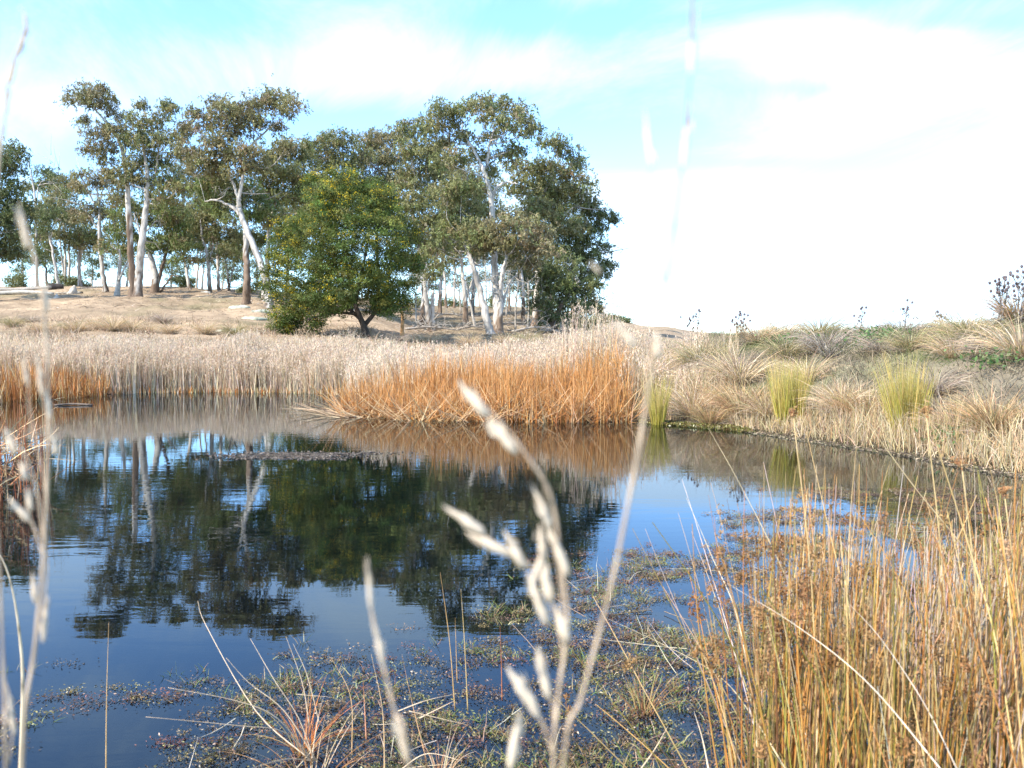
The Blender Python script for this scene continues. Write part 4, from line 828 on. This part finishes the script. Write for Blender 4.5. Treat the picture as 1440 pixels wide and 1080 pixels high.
# stumps at left
def stump(label, px, Y, h, r, lean=0):
    x, y = pxY(px, Y); o = np.array([x, y, gz(x, y)]); mb = MB()
    tube(mb, [np.array([0, 0, -.1]), np.array([lean * .3, 0, h * .3]), np.array([lean * .6, 0, h * .6]), np.array([lean, 0, h])], [r * 1.6, r * 1.1, r * .7, r * .25], 9, (.45, .41, .36), rough=.18)
    for i in range(3): tube(mb, smooth_path([np.array([0, 0, .1]), np.array([rng.normal(0, r * 2), rng.normal(0, r), .12]), np.array([rng.normal(0, r * 4), rng.normal(0, r * 2), .02])], 5), np.linspace(r * .4, .03, 5), 6, (.4, .36, .3))
    t_ = mb.build('tree_stump', M_wood); t_.location = o; tag(t_, label, 'stump', 'stumps on the left rise')
stump('weathered grey stump with roots on the left rise', 104, 72, .7, .28, .2)
stump('small pointed pale stump in the shade at the left', 82, 66, .5, .2)
# rocks
def rock(label, px, Y, r, seed, col=(.42, .42, .36)):
    x, y = pxY(px, Y); mb = MB(); blobmesh(mb, (0, 0, 0), r, col, seed, .45, 22, 14); t_ = mb.build('rock', M_rock); t_.location = (x, y, gz(x, y) - .02); tag(t_, label, 'rock', 'lichen covered rocks on the paddock')
rock('flat pale rock slab left of the wattle, the widest one', 325, 45.5, (.85, .6, .16), 3, (.36, .37, .3))
rock('small pale rock at the left end of the wide slab', 290, 46.5, (.4, .35, .16), 5, (.38, .38, .32))
rock('dark mossy lump on the wide pale slab', 318, 45.0, (.2, .2, .22), 6, (.14, .14, .1))
rock('pale rock between the slab and the dark trunked gum', 357, 54, (.8, .6, .2), 9, (.36, .38, .29))
rock('grey green rock just in front of the dark trunked gum', 340, 59, (.8, .5, .2), 12, (.36, .37, .3))
rock('small rock near the foot of the leaning white gum', 368, 56.5, (.6, .4, .16), 15, (.34, .35, .28))
rock('low white stones near the blackened gum', 290, 74, (.5, .4, .14), 17, (.45, .42, .36))
# shrubs on the skyline right of the copse
for i, (px, Y, r, lab) in enumerate([(846, 118, 1.0, 'low dark shrub at the foot of the copse skyline'), (862, 130, .9, 'dark shrub on the skyline right of the copse'), (877, 138, .8, 'smallest dark shrub on the skyline right of the copse')]):
    x, y = pxY(px, Y); mb = MB(); n = 1200; u = rng.normal(0, .45, (n, 3)) * np.array([r * 1.6, r, r * .8]) + np.array([0, 0, r * .5]); leaves(mb, u, rng.normal(0, 1, (n, 3)), .3, .12, pick(LEAFS['dark'], n))
    t_ = mb.build('shrub', M_leaf, smooth=False); t_.location = (x, y, gz(x, y)); tag(t_, lab, 'shrub', 'shrubs on the skyline')

# ------------------------------------------------------------------ pond weed
def weed_density(x, y):
    """how thickly weed grows: along the near shore and in the right arm"""
    d = -pond_dist(x, y); px = x / y * F + 720
    reach = 1.65 + 1.3 * sst(500, 900, px) + 1.6 * sst(950, 1200, px)
    n = fbm(x, y, 1.6, 51, 3); n2 = fbm(x, y, .5, 52, 2)
    return sst(reach + .9, reach - .9, d + (n2 - .5) * 2.4) * sst(.39, .6, n + .16 * sst(reach, 0, d))
def weed(n, x0, x1, y0, y1):
    x = rng.uniform(x0, x1, n); y = rng.uniform(y0, y1, n); ok = rng.random(n) < weed_density(x, y); ok &= pond_dist(x, y) < .5
    return x[ok], y[ok]
def rosettes(mb, x, y, nl, size, cols, zmax=.03, w=None):
    n = len(x); c = pick(cols, n, .2, w); a = rng.uniform(0, 6.28, (n, nl)); r = size * rng.uniform(.3, .9, (n, nl))
    c0 = np.stack([x[:, None] + np.cos(a) * r * .6, y[:, None] + np.sin(a) * r * .6, .004 + rng.uniform(0, zmax, (n, nl))], -1).reshape(-1, 3)
    ax = np.stack([np.cos(a), np.sin(a), rng.normal(.25, .3, (n, nl))], -1).reshape(-1, 3)
    leaves(mb, c0, ax, (rng.uniform(.7, 1.4, (n, nl)) * size).ravel(), (rng.uniform(.3, .5, (n, nl)) * size).ravel(), np.repeat(c, nl, 0))
mb = MB(); x, y = weed(14000, -3.5, 6.8, 2.6, 10.5); n = len(x); ccol = pick([(.17, .08, .05), (.13, .085, .045), (.18, .145, .055), (.22, .15, .08), (.075, .05, .032), (.2, .19, .055)], n, .2, [.22, .2, .2, .14, .12, .12])
m_ = 60; rad_ = rng.uniform(.018, .055, n); cc_ = np.repeat(np.stack([x, y, np.full(n, .008)], 1), m_, 0) + rng.normal(0, 1, (n * m_, 3)) * np.stack([np.repeat(rad_, m_) * 1.25, np.repeat(rad_, m_) * .8, np.full(n * m_, .009)], 1)
cc_[:, 2] = np.abs(cc_[:, 2]) + .001
leaves(mb, cc_, rng.normal(0, 1, (n * m_, 3)) * np.array([1, 1, .45]), rng.uniform(.007, .02, n * m_), rng.uniform(.003, .007, n * m_), np.clip(np.repeat(ccol, m_, 0) * rng.uniform(.55, 1.5, (n * m_, 1)), 0, 1))
print('weed', len(x))
tag(mb.build('pond_weed', M_weed), 'reddish brown and olive weed floating in the shallows', 'pond weed', kind='stuff')
mb = MB(); x, y = weed(14000, -3.5, 6.5, 2.6, 8.5); k = fbm(x, y, 2.5, 61) > .52; x, y = x[k], y[k]; n = len(x); m_ = 9
pp = np.stack([np.repeat(x, m_), np.repeat(y, m_), np.full(n * m_, -.01)], 1) + rng.normal(0, .018, (n * m_, 3)) * np.array([1, 1, 0])
stalks(mb, pp, rng.uniform(.03, .09, n * m_), .004, rng.uniform(0, 6.28, n * m_), rng.uniform(.2, 1.1, n * m_), .5, pick([(.16, .22, .05), (.25, .25, .07), (.33, .25, .12), (.26, .14, .07)], n * m_), S=2)
tag(mb.build('water_grass', M_weed), 'short green sprigs poking out of the floating weed', 'water grass', kind='stuff')
# dead stems lying on the weed
mb = MB(); x, y = weed(420, -3, 6.5, 2.6, 9); n = len(x)
stalks(mb, np.stack([x, y, np.full(n, .015)], 1), rng.uniform(.15, .6, n), .006, rng.uniform(0, 6.28, n), rng.uniform(1.35, 1.6, n), rng.normal(0, .15, n), pick([(.5, .4, .26), (.3, .2, .12), (.6, .5, .36)], n), S=4, k=3, wob=.05)
tag(mb.build('stem_litter', M_stem), 'pale dead stems lying flat across the floating weed', 'dead stems', kind='stuff')
# fine hairy near-bank grass at the bottom edge
mb = MB(); n = 9000; x = rng.uniform(-3, 3.2, n); y = rng.uniform(2.2, 4.4, n); d = pond_dist(x, y); ok = (d > -.35) & (rng.random(n) < sst(.35, .6, fbm(x, y, 1.9, 71) + .25 * sst(0, .5, d))); x, y, d = x[ok], y[ok], d[ok]; n = len(x)
stalks(mb, np.stack([x, y, np.maximum(ground_z(x, y), -.02)], 1), rng.uniform(.06, .24, n), .004, rng.uniform(0, 6.28, n), rng.uniform(.1, .9, n), rng.uniform(.2, 1.2, n), pick([(.26, .13, .06), (.14, .19, .04), (.38, .27, .14), (.2, .1, .05), (.24, .24, .07)], n), S=4)
tag(mb.build('grass', M_blade), 'fine brown and green grass on the near bank', 'grass', kind='stuff')
# weed mat in mid pond
mb = MB(); n = 8000; a = rng.uniform(0, 6.28, n); r = np.abs(rng.normal(0, .55, n)); ex, ey = -3.3, 13.5
x = ex + r * np.cos(a) * .98 * (1 + .25 * np.sin(3 * a)); y = ey + r * np.sin(a) * .42 * (1 + .3 * np.cos(2 * a + 1)) + .12 * (x - ex)
leaves(mb, np.stack([x, y, rng.uniform(.0, .012, n)], 1), rng.normal(0, 1, (n, 3)) * np.array([1, 1, .2]), rng.uniform(.03, .07, n), .02, pick([(.13, .10, .075), (.17, .13, .095), (.08, .065, .05)], n))
tag(mb.build('weed_mat', M_weed), 'thin brown weed mat floating in the middle of the pond', 'weed mat', kind='stuff')
# sticks in the water left of the orange reeds
for i, (a, b, Y, lab) in enumerate([(408, 448, 23.2, 'dark twig floating off the tip of the orange reeds'), (425, 470, 22.3, 'forked dark twig beside the orange reeds')]):
    mb = MB(); p = smooth_path([np.array([*pxY(a, Y), .01]), np.array([*pxY((a + b) / 2, Y - .15), .05]), np.array([*pxY(b, Y), .02])], 8); o = p[0].copy(); tube(mb, p - o, .012, 5, (.1, .08, .06)); tube(mb, smooth_path([p[3], p[3] + [.2, .1, .12], p[3] + [.35, .2, .2]], 5) - o, .006, 4, (.1, .08, .06))
    t_ = mb.build('floating_twig', M_wood); t_.location = o; tag(t_, lab, 'twig', 'twigs off the orange reeds')
mb = MB(); p = smooth_path([np.array([*pxY(75, 24.0), .02]), np.array([*pxY(100, 24.2), .04]), np.array([*pxY(128, 24.1), .02])], 8); o = p[0].copy(); tube(mb, p - o, .03, 6, (.13, .1, .08)); t_ = mb.build('floating_log', M_wood); t_.location = o; tag(t_, 'thin dark log floating in front of the far left reeds', 'log')

# ------------------------------------------------------------------ near rushes, lower right
def rush_clump(label, cx_, cy_, n, h0, h1, rad, cols, heads, w=None, lean0=.06, group='rush clumps at the lower right'):
    n = int(n * .95)
    z0 = gz(cx_, cy_); o = np.array([cx_, cy_, max(z0, -.1)]); root = empty('rush_clump', o, label, 'rushes', group)
    mb = MB(); hb = MB(); r = rad * np.sqrt(rng.random(n)); a = rng.uniform(0, 6.28, n); p = np.stack([r * np.cos(a), r * np.sin(a) * .8, np.full(n, -.05)], 1)
    h = rng.uniform(h0, h1, n); az_ = np.where(rng.random(n) < .25, a, rng.normal(.4, 1.3, n)); ln = np.abs(rng.normal(lean0, .10, n)); bd = rng.normal(.08, .13, n)
    wild = rng.random(n) < .07; ln = np.where(wild, rng.uniform(.35, .8, n), ln)
    c = pick(cols, n, .22, w) * np.array([.86, .78, .74]); greenb = rng.random(n) < .3; cb_ = np.where(greenb[:, None], pick([(.17, .2, .03), (.26, .24, .04), (.12, .15, .03)], n), c)
    P = stalks(mb, p, h, rng.uniform(.0035, .0078, n), az_, ln, bd, cb_, S=8, k=4, taper=.3, col_tip=c * 1.08, wob=.012)
    idx = np.where(rng.random(n) < heads * 1.2)[0][:95]; mb.build('stems', M_stem, root)
    for i in idx:
        hb = MB(); t0 = P[i, 7] if rng.random() < .6 else P[i, 6]; m_ = rng.integers(2, 6); hc = pick([(.33, .18, .08), (.38, .22, .1), (.26, .13, .05), (.42, .28, .14)], 1)[0]
        for j in range(m_):
            e = t0 + np.array([rng.normal(0, .014), rng.normal(0, .014), rng.uniform(-.045, .045)])
            tube(hb, np.array([t0 + [0, 0, -.01], (t0 + e) / 2 + [0, 0, .004], e]), [.0012, .001, .0008], 3, hc)
            nn = rng.integers(16, 30); leaves(hb, e + rng.normal(0, .009, (nn, 3)) * np.array([1, 1, 1.3]), rng.normal(0, 1, (nn, 3)) + np.array([0, 0, .6]), rng.uniform(.010, .02, nn), rng.uniform(.004, .008, nn), np.clip(hc * rng.uniform(.6, 1.3, (nn, 1)), 0, 1))
        hb.build('seed_head', M_husk, root, smooth=False)
RC = [(.52, .29, .09), (.60, .42, .21), (.38, .18, .05), (.56, .45, .32), (.46, .41, .36), (.34, .25, .09), (.22, .12, .06)]
GR = [(.50, .29, .08), (.46, .21, .05), (.55, .4, .2), (.27, .24, .06), (.22, .13, .06)]
rush_clump('rush clump with green bases and many brown seed heads at its left edge', .88, 2.75, 150, .8, 1.3, .17, GR + RC[:2], .34)
rush_clump('dense orange and green rush clump second from the left', 1.02, 2.45, 190, .7, 1.2, .2, GR, .12)
rush_clump('rush clump thick with brown seed heads behind the leftmost', 1.15, 3.2, 170, .9, 1.36, .25, RC, .42)
rush_clump('grey bleached rush clump near the middle', 1.3, 2.7, 210, .7, 1.15, .26, [RC[3], RC[4], RC[4], RC[1]], .03)
rush_clump('straw coloured rush clump right of the bleached one', 1.52, 2.5, 190, .7, 1.2, .28, RC, .05)
rush_clump('orange rush clump behind the bleached one', 1.6, 3.3, 170, .75, 1.2, .32, RC, .1)
rush_clump('golden rush clump second from the right edge', 1.75, 2.75, 190, .8, 1.35, .28, GR + RC[:1], .05)
rush_clump('tall golden rush clump at the right edge', 1.5, 2.15, 160, .9, 1.42, .24, GR + RC[:3], .05)
rush_clump('far orange rush clump with thin stems over the water', 2.2, 3.6, 130, .75, 1.3, .35, RC, .08)
rush_clump('dark based rush clump at the bottom right corner', 1.1, 2.05, 150, .5, .95, .2, GR + RC, .03)
rush_clump('short tawny rush clump deepest among the near rushes', 2.5, 4.3, 140, .6, 1.15, .45, RC, .08)

# single stems: (path px, depth, radius, colour, label)
def stemthing(label, path, r, col, name='dry_reed', cat='reed', group='single stems', k=6, knots=0, r1=None, mat=None):
    pts = [W(a, b, Y) for (a, b, Y) in path]; p = smooth_path(pts, 6 * len(pts)); o = p[0].copy(); mb = MB()
    rr = np.linspace(r * .85, r1 or r * .12, len(p)) * (1 + rng.normal(0, .06, len(p)))
    cc = np.tile(np.array(col), (len(p), 1)) * rng.uniform(.85, 1.1, (len(p), 1))
    if knots: cc[::knots] *= .35; rr[::knots] *= 1.15
    tube(mb, p - o, rr, k, cc); t_ = mb.build(name, mat or M_stem); t_.location = o; tag(t_, label, cat, group); return t_
ST = [
 ('upright straw stem standing alone in the left foreground', [(149, 1100, 3.3), (150, 980, 3.35), (153, 875, 3.4)], .0035, (.5, .32, .14)),
 ('curved pale stem with dark joints rising past the left stalks', [(-4, 770, 1.7), (14, 815, 1.7), (26, 880, 1.7), (32, 960, 1.7), (28, 1100, 1.7)], .0045, (.62, .5, .34)),
 ('tall thin stem left of the seed stalk, in shallow water', [(640, 1000, 3.9), (632, 900, 3.95), (619, 805, 4)], .0035, (.48, .3, .12)),
 ('tall thin stem touching the seed stalk, in shallow water', [(658, 1000, 3.9), (653, 900, 3.95), (648, 828, 4)], .0035, (.48, .34, .14)),
 ('short thin stem between the two tall ones', [(643, 960, 4.2), (641, 900, 4.2), (640, 868, 4.2)], .003, (.46, .28, .12)),
 ('rusty stem right of the tall thin pair', [(706, 985, 4), (705, 930, 4), (703, 880, 4)], .0035, (.4, .14, .06)),
 ('thin stem leaning left beside the blurred stalk', [(600, 1070, 3.6), (580, 990, 3.7), (565, 920, 3.75)], .003, (.45, .26, .12)),
 ('stout tan stem right of the arching tussock', [(541, 1090, 3.4), (538, 1000, 3.5), (522, 920, 3.6)], .004, (.48, .32, .16)),
 ('thin red stem over the weed near the arching tussock', [(515, 1040, 3.6), (512, 980, 3.7), (510, 950, 3.7)], .003, (.45, .2, .1)),
 ('thin stem standing just left of the stout tan one', [(495, 1060, 3.5), (493, 980, 3.6), (466, 925, 3.7)], .003, (.45, .28, .13)),
 ('pale broken stem pointing up right of the main seed stalk', [(998, 1090, 2.9), (988, 1040, 3), (976, 1000, 3.1)], .004, (.62, .5, .34)),
 ('pale leaning stem above the brown grass tuft', [(895, 1090, 2.8), (920, 1055, 2.85), (940, 1020, 2.9)], .0035, (.6, .46, .3)),
 ('long pale stem crossing the weed toward the rushes', [(850, 868, 4.4), (930, 905, 3.8), (1010, 950, 3.2), (1060, 1010, 2.8), (1110, 1090, 2.5)], .003, (.55, .44, .26)),
 ('long white stem slanting down across the rushes', [(1022, 820, 2.4), (1120, 880, 2.3), (1220, 960, 2.1), (1330, 1090, 1.9)], .0021, (.66, .55, .42)),
 ('white stem crossing the rushes from upper left', [(1195, 850, 2.3), (1240, 900, 2.2), (1300, 990, 2.1), (1350, 1090, 2)], .0018, (.6, .5, .4)),
 ('dry stem slanting in front of the right bank mud', [(1155, 520, 3.0), (1230, 610, 3.0), (1290, 690, 3.0), (1370, 790, 3.0), (1460, 930, 3.0)], .0035, (.52, .4, .22)),
 ('long straw stem rising highest through the right rushes', [(1300, 560, 2.4), (1322, 640, 2.4), (1360, 760, 2.4), (1400, 900, 2.3), (1430, 1090, 2.2)], .0035, (.55, .38, .16)),
 ('golden stem rising to the waterline left of the highest one', [(1130, 590, 2.9), (1160, 720, 2.8), (1190, 860, 2.7), (1210, 1090, 2.6)], .0032, (.55, .36, .15)),
 ('brownish stem with a bent tip near the right edge', [(1388, 640, 2.4), (1405, 720, 2.4), (1420, 850, 2.3), (1440, 1090, 2.2)], .0035, (.5, .33, .14)),
 ('pale stem leaning left over the blue water', [(965, 700, 3.4), (1000, 780, 3.3), (1040, 880, 3.1), (1070, 1090, 2.8)], .003, (.62, .52, .34)),
 ('thin faint stem leaning far left over the blue water', [(995, 600, 3.1), (1040, 680, 3.0), (1100, 800, 2.9), (1160, 950, 2.8), (1200, 1090, 2.7)], .0028, (.55, .44, .26)),
 ('straight straw stem in front of the blue water', [(1207, 600, 2.7), (1195, 740, 2.7), (1192, 900, 2.6), (1190, 1090, 2.6)], .0032, (.55, .38, .18)),
]
for lab, path, r, col in ST:
    if path[0][1] < path[-1][1]: path = path[::-1]
    stemthing(lab, path, r, col, knots=7 if 'joints' in lab else 0)
# single brown seed tufts seen against the bank and water
for lab, px, py, Y, r in [('brown seed tuft hanging before the tall rush clump', 1115, 580, 2.6, .012), ('brown seed tuft hanging over the leaning rushes', 1302, 577, 2.5, .014), ('brown seed tuft on a stem over the muddy inlet', 1352, 650, 2.4, .02), ('small brown seed tuft above the inlet', 1412, 690, 2.4, .015)]:
    e = W(px, py, Y); root = empty('seeding_rush', (e[0] + .1, e[1], .05), lab, 'rush stem', 'single stems'); o = np.array(root.location); mb = MB()
    tube(mb, smooth_path([o, o * .4 + e * .6 + [.03, 0, 0], e], 10) - o, np.linspace(.0025, .0014, 10), 5, (.5, .36, .17)); mb.build('stem', M_stem, root)
    mb = MB(); nn = 70; leaves(mb, e - o + rng.normal(0, r * .5, (nn, 3)), rng.normal(0, 1, (nn, 3)), .014, .005, pick([(.33, .16, .07), (.42, .24, .11)], nn)); mb.build('seed_head', M_husk, root, smooth=False)
# arching dry tussock at the bottom
def arch(label, px, py, Y, specs, n, cols, h, name='tussock'):
    o = W(px, py, Y); o[2] = max(gz(o[0], o[1]), 0); mb = MB(); r = .05 * np.sqrt(rng.random(n)); a = rng.uniform(0, 6.28, n)
    stalks(mb, np.stack([r * np.cos(a), r * np.sin(a), np.zeros(n)], 1), h * rng.uniform(.4, 1, n), .0045, a + rng.normal(0, .5, n), rng.uniform(.1, .9, n), rng.uniform(.1, 1.1, n), pick(cols, n), S=8, k=3)
    for path in specs:
        tube(mb, smooth_path([W(q[0], q[1], q[2]) for q in path], 16) - o, np.linspace(.0028, .0006, 16), 5, np.array([.58, .44, .29]) * rng.uniform(.8, 1.1))
    t_ = mb.build(name, M_stem); t_.location = o; tag(t_, label, 'tussock', 'near tussocks'); return t_
arch('dry tussock with long arching pale blades in the lower left', 440, 1075, 3.3, [[(440, 1075, 3.3), (400, 1030, 3.2), (330, 1020, 3.1), (205, 1008, 3.0)], [(440, 1070, 3.3), (390, 1010, 3.2), (330, 985, 3.15), (236, 967, 3.1)], [(442, 1070, 3.3), (420, 1010, 3.3), (385, 955, 3.3), (352, 898, 3.4)],
     [(445, 1070, 3.3), (400, 1000, 3.3), (350, 960, 3.3), (318, 925, 3.3)], [(440, 1070, 3.3), (400, 1068, 3.1), (340, 1085, 2.9)], [(438, 1070, 3.3), (360, 1000, 3.4), (290, 880, 3.6), (278, 845, 3.7)]], 34, [(.6, .46, .3), (.45, .22, .08), (.5, .36, .2)], .5)
arch('orange based grass tuft beside the arching dry tussock', 428, 1035, 3.7, [[(435, 1020, 3.7), (425, 960, 3.75), (402, 895, 3.8)], [(450, 1020, 3.7), (432, 950, 3.75), (412, 905, 3.8)]], 40, [(.5, .17, .04), (.42, .14, .05), (.45, .3, .14)], .38)
arch('bundle of pale bent stems above the weed, centre bottom', 620, 1060, 3.5, [[(560, 1000, 3.6), (600, 985, 3.6), (645, 975, 3.7)], [(590, 1010, 3.6), (640, 985, 3.6)], [(560, 1085, 3.3), (600, 1060, 3.3), (650, 1070, 3.2)], [(575, 1000, 3.5), (660, 1020, 3.5)]], 30, [(.55, .42, .28), (.4, .2, .09)], .2)
arch('brown and green tuft at the bottom right of the seed stalk', 850, 1070, 3.0, [], 420, [(.3, .15, .07), (.2, .24, .05), (.4, .28, .16), (.16, .08, .04)], .3)
arch('thin reddish tuft growing from the weed right of the seed stalk', 905, 960, 4.1, [], 40, [(.35, .18, .08), (.3, .26, .1)], .28)

# ------------------------------------------------------------------ blurred seed stalks close to the lens
PALE = (.44, .33, .23); HEAD = (.76, .63, .48)
def spikelet(mb, a, b, w, col=HEAD):
    """pointed seed head from a to b with overlapping husks"""
    d = b - a; L_ = np.linalg.norm(d); dn = d / L_; m = 12; tt = np.linspace(0, 1, m)
    prof = np.sin(np.pi * np.clip(tt, 0, 1) ** .62) ** 1.1 * w * .26 + w * .03
    tube(mb, a + d * tt[:, None], prof, 8, np.array(col), rough=.08)
    for i in range(7):
        t0 = rng.uniform(.05, .7); c = a + d * (t0 + .15); leaves(mb, (c + rng.normal(0, w * .18, 3))[None], (dn + rng.normal(0, .18, 3))[None], L_ * .4, w * .35, np.array(col) * rng.uniform(.75, 1))
def seed_stalk(label, stems, heads, name='grass_stalk', group='seed stalks close to the lens'):
    """stems: list of (path (px,py,Y), radius); heads: (px0,py0,px1,py1,Y,width px)"""
    q = stems[0][0][0]; o = W(*q); root = empty(name, o, label, 'grass stalk', group); mb = MB(); hb = MB()
    for path, r in stems:
        p = smooth_path([W(*a) for a in path], 8 * len(path)); r = r * .72; cc = np.tile(np.array(PALE), (len(p), 1)) * (1 + .18 * np.sin(np.arange(len(p)) * .9))[:, None]
        tube(mb, p - o, np.linspace(r, r * .55, len(p)) * (1 + .12 * np.sin(np.arange(len(p)) * 1.3)), 7, cc)
    for (x0, y0, x1, y1, Y, w) in heads:
        hb = MB(); a_, b_ = W(x0, y0, Y) - o, W(x1, y1, Y) - o; spikelet(hb, a_, b_ + (b_ - a_) * .12, w / F * Y); hb.build('seed_head', M_husk, root)
    mb.build('stem', M_stem, root)
Yn = .52
seed_stalk('blurred pale grass stalk with fat white seed heads in the centre foreground',
    [([(735, 2700, .75), (762, 1500, .58), (778, 1080, Yn), (785, 980, Yn), (798, 880, Yn), (790, 800, Yn), (775, 700, Yn), (740, 640, Yn), (700, 590, Yn), (655, 548, Yn)], .0020),
     ([(792, 930, Yn), (788, 820, Yn), (768, 720, Yn), (765, 640, Yn - .02)], .0010),
     ([(790, 900, Yn), (770, 830, Yn), (740, 790, Yn), (690, 760, Yn), (640, 722, Yn)], .0013),
     ([(778, 1060, Yn), (760, 1010, Yn), (735, 980, Yn), (716, 945, Yn)], .0013),
     ([(782, 1040, Yn), (775, 980, Yn), (764, 920, Yn)], .0010),
     ([(765, 1200, Yn), (720, 1090, Yn), (722, 1050, Yn), (730, 1005, Yn)], .0014)],
    [(688, 588, 650, 543, Yn, 26), (728, 640, 690, 592, Yn, 25), (775, 745, 752, 690, Yn, 22), (800, 812, 776, 748, Yn, 22), (684, 752, 630, 716, Yn, 24), (722, 782, 662, 752, Yn, 24), (738, 800, 712, 752, Yn, 26),
     (765, 792, 760, 742, Yn, 22), (775, 850, 762, 788, Yn, 26), (770, 880, 745, 812, Yn, 26), (800, 905, 783, 858, Yn, 24), (772, 985, 758, 918, Yn, 22), (748, 992, 716, 942, Yn, 26), (758, 1012, 735, 958, Yn, 24), (716, 1085, 730, 1008, Yn, 24), (762, 780, 745, 835, Yn, 16)])
seed_stalk('blurred tall bare stalk curving up to the right of the centre seed heads',
    [([(740, 2700, .75), (770, 1500, .6), (792, 1080, .5), (818, 980, .5), (858, 830, .5), (885, 700, .5), (905, 590, .5), (922, 480, .49), (940, 380, .48), (952, 290, .46), (964, 180, .44), (972, 60, .42), (974, -80, .4)], .0019),
     ([(920, 500, .49), (905, 485, .49), (878, 466, .49)], .0008), ([(935, 400, .48), (920, 330, .46), (910, 200, .45)], .0006)],
    [(895, 488, 868, 458, .49, 16), (925, 505, 924, 470, .49, 16), (918, 240, 908, 165, .45, 14), (960, 240, 970, 150, .44, 14), (972, 110, 975, 10, .42, 13), (845, 385, 832, 370, .5, 8)])
seed_stalk('blurred single stalk with a knobbed tip left of the centre seed heads',
    [([(700, 2700, .75), (620, 1500, .6), (576, 1080, .5), (555, 1000, .5), (538, 930, .5), (523, 860, .5), (517, 795, .5)], .0019)], [(522, 860, 517, 790, .5, 13), (540, 940, 528, 880, .5, 15), (575, 1075, 556, 1010, .5, 17)])
Yl = .62
seed_stalk('blurred branching seed stalk at the left edge rising past the gums',
    [([(10, 2600, .8), (22, 1500, .7), (32, 1060, Yl), (48, 920, Yl), (60, 800, Yl), (66, 690, Yl), (68, 560, Yl), (62, 440, Yl), (48, 360, Yl), (30, 296, Yl)], .0022),
     ([(62, 760, Yl), (52, 690, Yl), (35, 640, Yl), (12, 610, Yl)], .0012), ([(60, 780, Yl), (45, 735, Yl), (18, 708, Yl)], .0013), ([(66, 700, Yl), (55, 640, Yl), (42, 580, Yl), (40, 540, Yl)], .001), ([(60, 870, Yl), (66, 810, Yl), (66, 780, Yl)], .001)],
    [(70, 592, 66, 548, Yl, 14), (38, 352, 28, 292, Yl, 13), (66, 440, 64, 400, Yl, 10), (22, 640, 8, 606, Yl, 14), (40, 676, 28, 652, Yl, 14), (42, 735, 15, 702, Yl, 15), (44, 720, 38, 688, Yl, 14), (60, 560, 52, 500, Yl, 11), (40, 545, 32, 505, Yl, 10), (50, 850, 46, 808, Yl, 12), (60, 905, 66, 845, Yl, 12), (80, 640, 74, 610, Yl, 10)])
seed_stalk('blurred stalk half cut by the left edge, lowest of the left ones', [([(20, 2600, .8), (14, 1500, .7), (8, 1080, .6), (6, 980, .6), (0, 820, .6), (-8, 700, .6)], .0018), ([(12, 1075, .6), (18, 1020, .6), (8, 960, .6)], .001)], [(20, 1035, 12, 975, .6, 12)])
seed_stalk('blurred white drooping seed head at the top left corner', [([(-60, 2600, .8), (-50, 1200, .65), (-30, 600, .6), (-8, 300, .6), (4, 180, .6), (12, 110, .6), (28, 60, .6), (38, 28, .6), (28, 10, .6)], .0016)], [(26, 80, 38, 40, .6, 9), (38, 45, 34, 15, .6, 8), (14, 120, 24, 78, .6, 9), (6, 168, 12, 125, .6, 9), (-2, 225, 5, 175, .6, 10)])
